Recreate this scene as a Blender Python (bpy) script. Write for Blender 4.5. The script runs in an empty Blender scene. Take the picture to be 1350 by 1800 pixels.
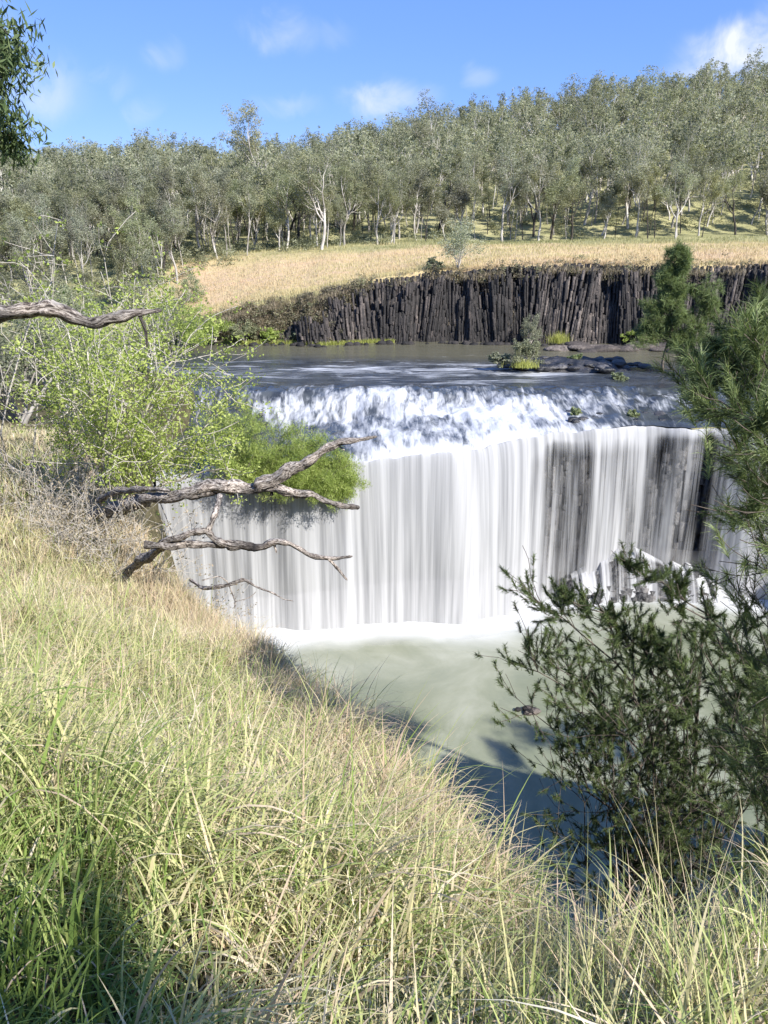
import bpy, math, random
import numpy as np
from mathutils import Vector
C = bpy.context.scene.collection
R = math.radians
# ------------------------------------------------------------------ camera
F = 1352.0; PITCH = math.atan(500/F); CAMZ = 43.7
cs, sn = math.cos(PITCH), math.sin(PITCH)
cd = bpy.data.cameras.new('camera'); cam = bpy.data.objects.new('camera', cd); C.objects.link(cam)
cd.sensor_fit = 'VERTICAL'; cd.sensor_height = 24; cd.sensor_width = 24; cd.lens = 24*F/1800
cd.clip_start = .05; cd.clip_end = 6000
cam.location = (0, 0, CAMZ); cam.rotation_euler = (math.pi/2-PITCH, 0, 0)
bpy.context.scene.camera = cam
def ray(u, v):
    a, b = (u-675)/F, (900-v)/F
    return np.array([a, cs+b*sn, -sn+b*cs])
def at(u, v, Y):                      # point seen at a pixel at distance Y
    r = ray(u, v); return np.array([0, 0, CAMZ])+r*(Y/r[1])
# ------------------------------------------------------------------ sky and sun
SUN = Vector((.56, -.56, .66)).normalized()
S = bpy.context.scene
w = bpy.data.worlds.new('World'); S.world = w; w.use_nodes = True
nt = w.node_tree; nt.nodes.clear()
def N(nt, typ, **k):
    n = nt.nodes.new(typ)
    for a, b in k.items():
        if a == 'i':
            for kk, vv in b.items():
                n.inputs[kk].default_value = vv
        else: setattr(n, a, b)
    return n
def Lk(nt, a, b): nt.links.new(a, b)
sky = N(nt, 'ShaderNodeTexSky', sky_type='NISHITA', sun_disc=False, sun_elevation=math.asin(SUN.z),
        sun_rotation=math.atan2(SUN.x, SUN.y), altitude=300, air_density=1.0, dust_density=0, ozone_density=3.5)
bg = N(nt, 'ShaderNodeBackground', i={'Strength': .128}); wo = N(nt, 'ShaderNodeOutputWorld')
tc = N(nt, 'ShaderNodeTexCoord')
nz = N(nt, 'ShaderNodeTexNoise', i={'Scale': 16.0, 'Detail': 6.0, 'Roughness': .55, 'Distortion': .6}); Lk(nt, tc.outputs['Generated'], nz.inputs['Vector'])
wv = N(nt, 'ShaderNodeVectorMath', operation='MULTIPLY_ADD'); wv.inputs[1].default_value = (.07, .07, .05)
Lk(nt, nz.outputs['Color'], wv.inputs[0]); Lk(nt, tc.outputs['Generated'], wv.inputs[2])
acc = None
CL = [(70, 150, 62, 50, .7), (282, 98, 34, 22, .55), (190, 140, 34, 20, .35), (505, 55, 56, 26, .5), (690, 172, 74, 26, .85), (1350, 90, 105, 38, 1.5), (1250, 116, 60, 18, .9),
      (500, 186, 56, 18, .42), (858, 130, 30, 14, .3), (1460, 60, 90, 50, 1), (585, 60, 34, 20, .2), (-60, 60, 80, 60, .6), (255, 190, 26, 20, .3)]
for (u, v, ru, rv, st) in CL:
    d = ray(u, v); d = d/np.linalg.norm(d)
    off = np.array([.035, .035, .025])
    sub = N(nt, 'ShaderNodeVectorMath', operation='SUBTRACT'); Lk(nt, wv.outputs[0], sub.inputs[0]); sub.inputs[1].default_value = tuple(d+off)
    mul = N(nt, 'ShaderNodeVectorMath', operation='MULTIPLY'); Lk(nt, sub.outputs[0], mul.inputs[0]); mul.inputs[1].default_value = (F/ru*1.05, F/ru*.3, F/rv*1.05)
    ln = N(nt, 'ShaderNodeVectorMath', operation='LENGTH'); Lk(nt, mul.outputs[0], ln.inputs[0])
    mr = N(nt, 'ShaderNodeMapRange', interpolation_type='SMOOTHERSTEP', i={'From Min': 1.5, 'From Max': .1, 'To Min': 0, 'To Max': st}); Lk(nt, ln.outputs['Value'], mr.inputs['Value'])
    if acc is None: acc = mr.outputs[0]
    else:
        m = N(nt, 'ShaderNodeMath', operation='MAXIMUM'); Lk(nt, acc, m.inputs[0]); Lk(nt, mr.outputs[0], m.inputs[1]); acc = m.outputs[0]
cm = N(nt, 'ShaderNodeMath', operation='MULTIPLY', use_clamp=True)
n2 = N(nt, 'ShaderNodeMapRange', i={'From Min': .38, 'From Max': .68, 'To Min': .1, 'To Max': .9}); Lk(nt, nz.outputs['Fac'], n2.inputs['Value'])
Lk(nt, acc, cm.inputs[0]); Lk(nt, n2.outputs[0], cm.inputs[1])
tint = N(nt, 'ShaderNodeMix', data_type='RGBA', blend_type='MULTIPLY'); tint.inputs[0].default_value = 1; tint.inputs[7].default_value = (.66, .68, .92, 1)
Lk(nt, sky.outputs[0], tint.inputs[6])
mx = N(nt, 'ShaderNodeMix', data_type='RGBA'); Lk(nt, cm.outputs[0], mx.inputs[0]); flat_ = N(nt, 'ShaderNodeMix', data_type='RGBA'); flat_.inputs[0].default_value = .62; Lk(nt, tint.outputs[2], flat_.inputs[6]); flat_.inputs[7].default_value = (.50, 1.20, 3.1, 1)
Lk(nt, flat_.outputs[2], mx.inputs[6]); mx.inputs[7].default_value = (3.4, 3.6, 4.0, 1)
Lk(nt, mx.outputs[2], bg.inputs['Color']); Lk(nt, bg.outputs[0], wo.inputs[0])
sl = bpy.data.lights.new('sun', 'SUN'); sl.energy = 4.2; sl.angle = R(.5); sl.color = (1, .955, .89)
so = bpy.data.objects.new('sun', sl); C.objects.link(so); so.location = (60, -60, 90); so.rotation_euler = SUN.to_track_quat('Z', 'Y').to_euler()
S.view_settings.view_transform = 'Standard'; S.view_settings.look = 'None'; S.view_settings.gamma = 1
S.view_settings.exposure = 1.12
try:
    S.cycles.use_denoising = True; S.cycles.max_bounces = 8; S.cycles.transparent_max_bounces = 12
    S.cycles.diffuse_bounces = 3; S.cycles.glossy_bounces = 3; S.cycles.sample_clamp_indirect = 6
    S.render.threads_mode = 'AUTO'
except Exception: pass
# ------------------------------------------------------------------ numeric helpers
def _h(ix, iy, seed):
    n = (ix.astype(np.int64)*374761393+iy.astype(np.int64)*668265263+seed*982451653) & 0xffffffff
    n = ((n ^ (n >> 13))*1274126177) & 0xffffffff
    n = ((n ^ (n >> 16))*2246822519) & 0xffffffff
    return ((n ^ (n >> 15)) & 0xffffff)/float(0xffffff)
def vn(x, y, seed=0):
    x = np.asarray(x, float); y = np.asarray(y, float)
    ix, iy = np.floor(x), np.floor(y); fx, fy = x-ix, y-iy
    fx = fx*fx*(3-2*fx); fy = fy*fy*(3-2*fy)
    a = _h(ix, iy, seed); b = _h(ix+1, iy, seed); c = _h(ix, iy+1, seed); d = _h(ix+1, iy+1, seed)
    return (a*(1-fx)+b*fx)*(1-fy)+(c*(1-fx)+d*fx)*fy
def fbm(x, y, seed=0, o=4):
    r = 0; a = .5; t = 0
    for k in range(o):
        r = r+a*vn(np.asarray(x)*2**k, np.asarray(y)*2**k, seed+k*17); t += a; a *= .5
    return r/t
def ss(a, b, x):
    t = np.clip((np.asarray(x, float)-a)/(b-a), 0, 1); return t*t*(3-2*t)
# ------------------------------------------------------------------ mesh helpers
def link(name, me, mat=None, parent=None):
    o = bpy.data.objects.new(name, me); C.objects.link(o)
    if mat is not None: me.materials.append(mat)
    if parent is not None: o.parent = parent
    return o
def mesh(name, V, Fq, attrs=None, smooth=False, uv=None, Ft=None):
    V = np.asarray(V, np.float32); me = bpy.data.meshes.new(name)
    Fq = np.asarray(Fq, np.int32).reshape(-1, 4) if Fq is not None and len(Fq) else np.zeros((0, 4), np.int32)
    Ft = np.asarray(Ft, np.int32).reshape(-1, 3) if Ft is not None and len(Ft) else np.zeros((0, 3), np.int32)
    me.vertices.add(len(V)); me.vertices.foreach_set('co', V.ravel())
    li = np.concatenate([Fq.ravel(), Ft.ravel()]); me.loops.add(len(li)); me.loops.foreach_set('vertex_index', li)
    tot = np.concatenate([np.full(len(Fq), 4), np.full(len(Ft), 3)]).astype(np.int32)
    st = np.concatenate([[0], np.cumsum(tot)[:-1]]).astype(np.int32) if len(tot) else tot
    me.polygons.add(len(tot)); me.polygons.foreach_set('loop_start', st); me.polygons.foreach_set('loop_total', tot)
    if smooth: me.polygons.foreach_set('use_smooth', np.ones(len(tot), bool))
    if uv is not None:
        l = me.uv_layers.new(name='UVMap'); l.data.foreach_set('uv', np.asarray(uv, np.float32)[li].ravel())
    for k, a in (attrs or {}).items():
        at_ = me.attributes.new(k, 'FLOAT', 'POINT'); at_.data.foreach_set('value', np.asarray(a, np.float32))
    me.update(calc_edges=True); me.validate(); return me
def grid(nx, ny):
    i = np.arange(nx-1)[:, None]*ny+np.arange(ny-1)[None, :]
    i = i.ravel(); return np.stack([i, i+ny, i+ny+1, i+1], 1)
class Acc:                                            # collects pieces of ONE part
    def __init__(s): s.V = []; s.Q = []; s.T = []; s.n = 0
    def add(s, V, Q, t=0.5):
        V = np.asarray(V, float); s.V.append(V); s.Q.append(np.asarray(Q, np.int64)+s.n); s.n += len(V)
        s.T.append(np.full(len(V), t) if np.isscalar(t) else t)
    def data(s): return np.concatenate(s.V), np.concatenate(s.Q), np.concatenate(s.T)
    def mesh(s, name, smooth=False):
        V, Q, T = s.data(); return mesh(name, V, Q, {'tint': T}, smooth)
def tube(acc, P, rad, n=6, t=.5, rough=0, rng=None, cap=True):
    P = np.asarray(P, float); rad = np.asarray(rad, float); k = len(P)
    T = np.gradient(P, axis=0); T /= np.linalg.norm(T, axis=1)[:, None]+1e-9
    ref = np.array([0, 0, 1.]) if abs(T[0][2]) < .9 else np.array([1., 0, 0])
    a = np.cross(T, ref); a /= np.linalg.norm(a, axis=1)[:, None]+1e-9; b = np.cross(T, a)
    th = np.arange(n)/n*2*np.pi
    rr = rad[:, None]*np.ones(n)
    if rough and rng is not None:
        f = 1+rough*(rng.random((1, n))-.5)+rough*.7*(rng.random((k, n))-.5); rr = rr*f
    V = P[:, None]+rr[..., None]*(a[:, None]*np.cos(th)[None, :, None]+b[:, None]*np.sin(th)[None, :, None])
    V = V.reshape(-1, 3); i = np.arange(k-1)[:, None]*n; j = np.arange(n)[None]
    Q = np.stack([i+j, i+(j+1) % n, i+n+(j+1) % n, i+n+j], -1).reshape(-1, 4)
    if cap:
        V = np.vstack([V, P[-1]+T[-1]*rad[-1]*.6]); e = (k-1)*n; c = k*n
        Q = np.vstack([Q, [[e+q, e+(q+1) % n, e+(q+2) % n, c] for q in range(0, n-1, 2)]])
    acc.add(V, Q, t)
def unit(v): return v/(np.linalg.norm(v)+1e-9)
def leaves(rng, Cn, n, rad, L, W, flat=.7, droop=.3, t0=.5, tv=.5, out=None):
    """leaf blades scattered round clump centres: rhombic, bent along the midrib"""
    Cn = np.asarray(Cn); m = len(Cn)*n
    c = np.repeat(Cn, n, 0); d = rng.normal(size=(m, 3)); d /= np.linalg.norm(d, axis=1)[:, None]
    rr = np.asarray(rad if np.isscalar(rad) else np.repeat(rad, n)); p = c+d*(rr*rng.random(m)**.5)[:, None]*np.array([1, 1, flat])
    ax = rng.normal(size=(m, 3)); ax[:, 2] = ax[:, 2]*.6-droop; ax /= np.linalg.norm(ax, axis=1)[:, None]
    sd = np.cross(ax, rng.normal(size=(m, 3))); sd /= np.linalg.norm(sd, axis=1)[:, None]
    l = (L*(.6+.8*rng.random(m)))[:, None]; wd = (W*(.6+.8*rng.random(m)))[:, None]
    nn = np.cross(ax, sd)
    V = np.stack([p-ax*l*.5, p+sd*wd*.5+nn*wd*.15, p+ax*l*.5, p-sd*wd*.5+nn*wd*.15], 1).reshape(-1, 3)
    Q = np.arange(m*4).reshape(m, 4)
    ct = rng.random(len(Cn)); t = np.clip(t0+tv*(np.repeat(ct, n)-.5)*.9+tv*(rng.random(m)-.5)*.8, 0, 1)
    return V, Q, np.repeat(t, 4)
def grow(rng, p, d, L, r, lev, mx, paths, tips, wob=.25, up=.15, kids=(3, 4), kl=.62, spread=.8, nseg=6, start=.45, taper=.35):
    pts = [np.array(p, float)]; dd = unit(np.array(d, float)); dirs = [dd]
    for i in range(nseg):
        dd = unit(dd+rng.normal(size=3)*wob*.45+np.array([0, 0, up])*.5); pts.append(pts[-1]+dd*L/nseg); dirs.append(dd)
    rad = r*(1-(1-taper)*np.linspace(0, 1, nseg+1)); paths.append((np.array(pts), rad, lev))
    if lev >= mx: tips.append((pts[-1], dd)); tips.append((pts[-3], dd)); return
    nk = rng.integers(kids[0], kids[1]+1)
    for k in range(nk):
        f = start+(1-start)*((k+.3+.6*rng.random())/nk) if k < nk-1 else 1.0
        x = f*nseg; i = min(int(x), nseg-1); q = pts[i]+(pts[i+1]-pts[i])*(x-i)
        side = unit(np.cross(dirs[i], rng.normal(size=3))); nd = unit(dirs[i]*(1-.3*spread)+side*spread*(.6+.6*rng.random()))
        if f == 1.0: nd = unit(dirs[-1]+side*.45)
        grow(rng, q, nd, L*kl*(.75+.5*rng.random()), np.interp(x, np.arange(nseg+1), rad)*.68, lev+1, mx, paths, tips, wob, up, kids, kl, spread, max(3, nseg-1), .35, taper)
# ------------------------------------------------------------------ materials
def newmat(name):
    m = bpy.data.materials.new(name); m.use_nodes = True; t = m.node_tree; t.nodes.clear()
    return m, t, N(t, 'ShaderNodeOutputMaterial')
def ramp(t, fac, cols, interp='LINEAR'):
    r = N(t, 'ShaderNodeValToRGB'); r.color_ramp.interpolation = interp; e = r.color_ramp.elements
    while len(e) < len(cols): e.new(.5)
    for k, (p, c) in enumerate(cols): e[k].position = p; e[k].color = (*c, 1) if len(c) == 3 else c
    Lk(t, fac, r.inputs[0]); return r.outputs[0]
def noise(t, scale, detail=4, rough=.55, vec=None, coord='Object', dist=0.):
    n = N(t, 'ShaderNodeTexNoise', i={'Scale': scale, 'Detail': detail, 'Roughness': rough, 'Distortion': dist})
    if vec is None:
        c = N(t, 'ShaderNodeTexCoord'); vec = c.outputs[coord]
    Lk(t, vec, n.inputs['Vector']); return n.outputs['Fac']
def mapping(t, scale, coord='Object'):
    c = N(t, 'ShaderNodeTexCoord'); m = N(t, 'ShaderNodeMapping'); m.inputs['Scale'].default_value = scale
    Lk(t, c.outputs[coord], m.inputs[0]); return m.outputs[0]
def math_(t, op, a, b=None, clamp=False):
    n = N(t, 'ShaderNodeMath', operation=op, use_clamp=clamp)
    for k, x in enumerate((a, b)):
        if x is None: continue
        if isinstance(x, (int, float)): n.inputs[k].default_value = x
        else: Lk(t, x, n.inputs[k])
    return n.outputs[0]
def attr(t, name): n = N(t, 'ShaderNodeAttribute', attribute_name=name); return n.outputs['Fac']
def mixc(t, f, a, b, mode='MIX'):
    n = N(t, 'ShaderNodeMix', data_type='RGBA', blend_type=mode)
    for k, x in ((0, f), (6, a), (7, b)):
        if isinstance(x, (int, float)): n.inputs[k].default_value = x
        elif isinstance(x, tuple): n.inputs[k].default_value = (*x, 1)
        else: Lk(t, x, n.inputs[k])
    return n.outputs[2]
def bump(t, h, s=.5, d=.1):
    b = N(t, 'ShaderNodeBump', i={'Strength': s, 'Distance': d}); Lk(t, h, b.inputs['Height']); return b.outputs[0]
def mat_leaf(name, cols, trans=.35, objvar=.0, rough=.6, gloss=.08):
    m, t, o = newmat(name); c = ramp(t, attr(t, 'tint'), cols)
    if objvar:
        oi = N(t, 'ShaderNodeObjectInfo'); hs = N(t, 'ShaderNodeHueSaturation')
        Lk(t, N_map(t, oi.outputs['Random'], 1-objvar, 1+objvar), hs.inputs['Value'])
        r2 = math_(t, 'FRACT', math_(t, 'MULTIPLY', oi.outputs['Random'], 7.31))
        Lk(t, N_map(t, r2, .478, .522), hs.inputs['Hue']); 
        r3 = math_(t, 'FRACT', math_(t, 'MULTIPLY', oi.outputs['Random'], 23.7)); Lk(t, N_map(t, r3, .65, 1.3), hs.inputs['Saturation'])
        Lk(t, c, hs.inputs['Color']); c = hs.outputs[0]
    p = N(t, 'ShaderNodeBsdfPrincipled', i={'Roughness': rough}); p.inputs['Specular IOR Level'].default_value = gloss*3
    tr = N(t, 'ShaderNodeBsdfTranslucent'); Lk(t, c, p.inputs['Base Color']); Lk(t, mixc(t, 1.0, c, (1.0, 1.0, .6), 'MULTIPLY'), tr.inputs[0])
    ms = N(t, 'ShaderNodeMixShader', i={0: trans}); Lk(t, p.outputs[0], ms.inputs[1]); Lk(t, tr.outputs[0], ms.inputs[2]); Lk(t, ms.outputs[0], o.inputs[0]); return m
def N_map(t, v, a, b):
    n = N(t, 'ShaderNodeMapRange', i={'To Min': a, 'To Max': b}); Lk(t, v, n.inputs['Value']); return n.outputs[0]
def mat_bark(name, cols, scale=(6, 6, 1.5), bs=.6, bd=.05, rough=.9, objvar=0):
    m, t, o = newmat(name); v = mapping(t, scale); n = noise(t, 1, 5, .65, v)
    c = ramp(t, n, cols)
    if objvar:
        oi = N(t, 'ShaderNodeObjectInfo'); hs = N(t, 'ShaderNodeHueSaturation'); Lk(t, N_map(t, oi.outputs['Random'], 1-objvar, 1+objvar*.6), hs.inputs['Value']); Lk(t, c, hs.inputs['Color']); c = hs.outputs[0]
    p = N(t, 'ShaderNodeBsdfPrincipled', i={'Roughness': rough}); Lk(t, c, p.inputs['Base Color']); Lk(t, bump(t, n, bs, bd), p.inputs['Normal']); Lk(t, p.outputs[0], o.inputs[0]); return m
M = {}
M['gum_leaf'] = mat_leaf('gum leaf', [(0, (.145, .152, .10)), (.5, (.295, .305, .20)), (1, (.46, .47, .33))], .45, .32)
M['far_leaf'] = mat_leaf('far gum leaf', [(0, (.135, .145, .092)), (.5, (.28, .294, .19)), (1, (.45, .462, .32))], .45)
M['lime_leaf'] = mat_leaf('lime leaf', [(0, (.24, .31, .08)), (.5, (.43, .52, .13)), (1, (.62, .67, .25))], .5)
M['willow_leaf'] = mat_leaf('river shrub leaf', [(0, (.20, .27, .07)), (.6, (.38, .47, .13)), (1, (.56, .61, .24))], .5)
M['grey_leaf'] = mat_leaf('grey green leaf', [(0, (.12, .14, .08)), (.5, (.25, .28, .16)), (1, (.40, .42, .26))], .35, .2)
M['pale_leaf'] = mat_leaf('pale grey leaf', [(0, (.20, .23, .15)), (.5, (.36, .39, .27)), (1, (.52, .54, .42))], .4)
M['needle'] = mat_leaf('she-oak needle', [(0, (.05, .075, .03)), (.5, (.125, .17, .065)), (.85, (.27, .34, .14)), (1, (.44, .52, .25))], .4)
M['dark_leaf'] = mat_leaf('dark hanging leaf', [(0, (.05, .08, .03)), (.5, (.10, .15, .06)), (1, (.22, .28, .13))], .35)
M['grass'] = mat_leaf('bank grass', [(0, (.085, .14, .035)), (.2, (.22, .31, .075)), (.42, (.48, .50, .22)), (.58, (.57, .52, .28)), (.75, (.62, .53, .36)), (.88, (.58, .43, .30)), (1, (.80, .74, .58))], .3, rough=.55, gloss=.07)
M['dry_grass'] = mat_leaf('golden grass', [(0, (.26, .27, .13)), (.35, (.50, .45, .24)), (.7, (.56, .45, .27)), (1, (.60, .45, .31))], .3)
M['gum_bark'] = mat_bark('gum bark', [(.3, (.18, .16, .13)), (.48, (.40, .37, .33)), (.68, (.68, .65, .60))], (1.2, 1.2, .35), .3, .05, objvar=.45)
M['dark_bark'] = mat_bark('charred bark', [(.3, (.015, .013, .011)), (.6, (.07, .06, .05)), (.8, (.2, .17, .14))], (1.5, 1.5, .5))
M['pale_bark'] = mat_bark('pale twig bark', [(.3, (.28, .25, .21)), (.6, (.52, .48, .42)), (.8, (.7, .66, .6))], (6, 6, 2))
M['oak_bark'] = mat_bark('she-oak bark', [(.3, (.04, .03, .025)), (.6, (.14, .115, .09)), (.8, (.3, .26, .22))], (8, 8, 2))
M['dead_wood'] = None
# dead wood: long fissures along each limb
def dead_wood():
    m, t, o = newmat('dead wood'); uv = N(t, 'ShaderNodeTexCoord').outputs['UV']
    mp = N(t, 'ShaderNodeMapping'); mp.inputs['Scale'].default_value = (1, 1, 1); Lk(t, uv, mp.inputs[0])
    n1 = noise(t, 1.0, 6, .7, mp.outputs[0], dist=.6)
    big = noise(t, 2.2, 3); ash = ramp(t, big, [(.35, (.5, .5, .5)), (.62, (1.1, 1.05, 1.0))])
    c = ramp(t, n1, [(.40, (.035, .028, .024)), (.47, (.20, .17, .15)), (.53, (.46, .42, .38)), (.66, (.72, .68, .63))])
    c = mixc(t, 1.0, c, ash, 'MULTIPLY'); c = mixc(t, attr(t, 'black_amt'), c, (.012, .010, .009))  # wood goes near-black by a per-point amount along each limb
    p = N(t, 'ShaderNodeBsdfPrincipled', i={'Roughness': .92}); Lk(t, c, p.inputs['Base Color']); Lk(t, bump(t, n1, 1.0, .06), p.inputs['Normal']); Lk(t, p.outputs[0], o.inputs[0]); return m
M['dead_wood'] = dead_wood()
def mat_ground(name, cols, s1, s2, bd):
    m, t, o = newmat(name); n1 = noise(t, s1, 6, .6); n2 = noise(t, s2, 5, .7)
    f = math_(t, 'ADD', math_(t, 'MULTIPLY', n1, .6), math_(t, 'MULTIPLY', n2, .4)); c = ramp(t, f, cols)
    p = N(t, 'ShaderNodeBsdfPrincipled', i={'Roughness': .95}); p.inputs['Specular IOR Level'].default_value = .15
    Lk(t, c, p.inputs['Base Color']); Lk(t, bump(t, n2, .8, bd), p.inputs['Normal']); Lk(t, p.outputs[0], o.inputs[0]); return m
M['soil'] = mat_ground('bank soil', [(.35, (.035, .03, .018)), (.5, (.085, .075, .04)), (.65, (.17, .15, .09))], .8, 9, .08)
def plateau():
    m, t, o = newmat('plateau ground'); n1 = noise(t, .035, 5, .6); n2 = noise(t, .6, 6, .7); st = noise(t, 1, 5, .6, mapping(t, (.05, .35, .3)))
    f = math_(t, 'ADD', math_(t, 'MULTIPLY', n1, .4), math_(t, 'ADD', math_(t, 'MULTIPLY', n2, .3), math_(t, 'MULTIPLY', st, .3)))
    gold = ramp(t, f, [(.36, (.38, .32, .15)), (.46, (.48, .39, .21)), (.54, (.52, .39, .24)), (.64, (.50, .36, .25))])
    grn = ramp(t, f, [(.36, (.16, .16, .08)), (.5, (.31, .30, .15)), (.62, (.44, .40, .22))])
    c = mixc(t, attr(t, 'wood'), gold, grn)
    p = N(t, 'ShaderNodeBsdfPrincipled', i={'Roughness': .95}); p.inputs['Specular IOR Level'].default_value = .1
    Lk(t, c, p.inputs['Base Color']); Lk(t, bump(t, n2, .8, .6), p.inputs['Normal']); Lk(t, p.outputs[0], o.inputs[0]); return m
M['plateau'] = plateau()
def rockmat(name, cols, sc, bd, rough=.75):
    m, t, o = newmat(name); n1 = noise(t, sc, 6, .65); n2 = noise(t, sc*5, 5, .7); ti = attr(t, 'tint')
    f = math_(t, 'ADD', math_(t, 'MULTIPLY', n1, .35), math_(t, 'ADD', math_(t, 'MULTIPLY', n2, .3), math_(t, 'MULTIPLY', ti, .35)))
    c = ramp(t, f, cols); p = N(t, 'ShaderNodeBsdfPrincipled', i={'Roughness': rough}); Lk(t, c, p.inputs['Base Color'])
    Lk(t, bump(t, n2, .9, bd), p.inputs['Normal']); Lk(t, p.outputs[0], o.inputs[0]); return m
M['basalt'] = rockmat('basalt', [(.36, (.009, .008, .008)), (.5, (.035, .030, .028)), (.60, (.085, .07, .062)), (.72, (.26, .22, .19))], .5, .3)
M['wet_rock'] = rockmat('wet basalt', [(.33, (.010, .011, .013)), (.5, (.030, .030, .032)), (.62, (.085, .08, .078)), (.75, (.25, .24, .23))], .6, .2, .35)
def watermat(name, pool=False):
    m, t, o = newmat(name)
    co = N(t, 'ShaderNodeTexCoord').outputs['Object']
    if pool:
        mp = N(t, 'ShaderNodeMapping'); mp.inputs['Scale'].default_value = (.5, .9, .5); Lk(t, co, mp.inputs[0])
        rip = noise(t, 1.6, 4, .6, mp.outputs[0]); fz = noise(t, .16, 4, .5, co, dist=1.2)
        foam = math_(t, 'MULTIPLY', attr(t, 'foam'), N_map(t, fz, .55, 1.5), True)
        base = ramp(t, noise(t, .09, 5, .6, co, dist=1.5), [(.35, (.15, .17, .112)), (.5, (.20, .215, .145)), (.68, (.28, .29, .22))])
        c = mixc(t, foam, base, (.56, .57, .57))
        p = N(t, 'ShaderNodeBsdfPrincipled', i={'Roughness': .22, 'IOR': 1.33}); Lk(t, c, p.inputs['Base Color'])
        Lk(t, N_map(t, foam, .16, .8), p.inputs['Roughness']); Lk(t, bump(t, rip, .4, .08), p.inputs['Normal']); Lk(t, p.outputs[0], o.inputs[0]); return m
    mp = N(t, 'ShaderNodeMapping'); mp.inputs['Scale'].default_value = (.55, .16, .3); Lk(t, co, mp.inputs[0])
    a = noise(t, 1.0, 5, .55, mp.outputs[0], dist=1.0)
    mp2 = N(t, 'ShaderNodeMapping'); mp2.inputs['Scale'].default_value = (1.7, .26, .7); Lk(t, co, mp2.inputs[0])
    b = noise(t, 1.0, 4, .6, mp2.outputs[0], dist=.6)
    mp3 = N(t, 'ShaderNodeMapping'); mp3.inputs['Scale'].default_value = (.10, .42, .5); Lk(t, co, mp3.inputs[0])
    e = noise(t, 1.0, 7, .72, mp3.outputs[0], dist=.7)
    ab = math_(t, 'ADD', math_(t, 'MULTIPLY', a, .55), math_(t, 'MULTIPLY', b, .45))
    fl = attr(t, 'flat'); mxn = N(t, 'ShaderNodeMix', data_type='FLOAT'); Lk(t, fl, mxn.inputs[0]); Lk(t, ab, mxn.inputs[2]); Lk(t, e, mxn.inputs[3])
    mc = math_(t, 'ADD', math_(t, 'MULTIPLY', math_(t, 'SUBTRACT', mxn.outputs[0], .5), 1.7), .5)
    s = math_(t, 'ADD', mc, math_(t, 'SUBTRACT', attr(t, 'foam'), .5))
    n = N(t, 'ShaderNodeMapRange', interpolation_type='SMOOTHSTEP', i={'From Min': .37, 'From Max': .86}); Lk(t, s, n.inputs['Value']); foam = n.outputs[0]
    base = ramp(t, noise(t, .35, 5, .65, co), [(.35, (.025, .030, .038)), (.6, (.06, .068, .075))])
    base = mixc(t, attr(t, 'calm'), base, (.12, .115, .08))
    c = mixc(t, foam, base, (.52, .535, .56)); p = N(t, 'ShaderNodeBsdfPrincipled', i={'IOR': 1.33}); Lk(t, c, p.inputs['Base Color'])
    Lk(t, N_map(t, foam, .12, .85), p.inputs['Roughness'])
    Lk(t, bump(t, mxn.outputs[0], .5, .35), p.inputs['Normal']); Lk(t, p.outputs[0], o.inputs[0]); return m
M['pool'] = watermat('pool water', True); M['river'] = watermat('river water')
def fallmat(name, seed, fine, lo, hi):
    m, t, o = newmat(name); uv = N(t, 'ShaderNodeTexCoord').outputs['UV']
    def nn(sx, sy, d, off):
        mp = N(t, 'ShaderNodeMapping'); mp.inputs['Scale'].default_value = (sx, sy, 1); mp.inputs['Location'].default_value = (off+seed, seed*3.1, 0); Lk(t, uv, mp.inputs[0])
        return noise(t, 1, d, .6, mp.outputs[0])
    a = nn(fine*.7, .03, 3, 0); b = nn(.3, .035, 2, 9); c3 = nn(fine*2.4, .04, 3, 4)
    s = math_(t, 'ADD', math_(t, 'ADD', math_(t, 'MULTIPLY', a, .40), math_(t, 'MULTIPLY', b, .24)), math_(t, 'MULTIPLY', c3, .36))
    s = math_(t, 'ADD', s, math_(t, 'SUBTRACT', attr(t, 'dens'), .5))
    n = N(t, 'ShaderNodeMapRange', interpolation_type='SMOOTHSTEP', i={'From Min': lo, 'From Max': hi}); Lk(t, s, n.inputs['Value'])
    al = math_(t, 'MULTIPLY', n.outputs[0], attr(t, 'fade'), True)
    col = ramp(t, a, [(.34, (.33, .335, .345)), (.60, (.56, .565, .57))])
    d = N(t, 'ShaderNodeBsdfDiffuse'); tl = N(t, 'ShaderNodeBsdfTranslucent'); Lk(t, col, d.inputs[0]); Lk(t, col, tl.inputs[0])
    Lk(t, bump(t, a, .22, .4), d.inputs['Normal'])
    ms = N(t, 'ShaderNodeMixShader', i={0: .3}); Lk(t, d.outputs[0], ms.inputs[1]); Lk(t, tl.outputs[0], ms.inputs[2])
    tp = N(t, 'ShaderNodeBsdfTransparent'); m2 = N(t, 'ShaderNodeMixShader'); Lk(t, al, m2.inputs[0]); Lk(t, tp.outputs[0], m2.inputs[1]); Lk(t, ms.outputs[0], m2.inputs[2])
    Lk(t, m2.outputs[0], o.inputs[0]); return m
M['fall'] = fallmat('falling water', 0, 1.5, .34, .80); M['fall2'] = fallmat('falling water thin', 5.3, 2.3, .36, .74)
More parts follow.
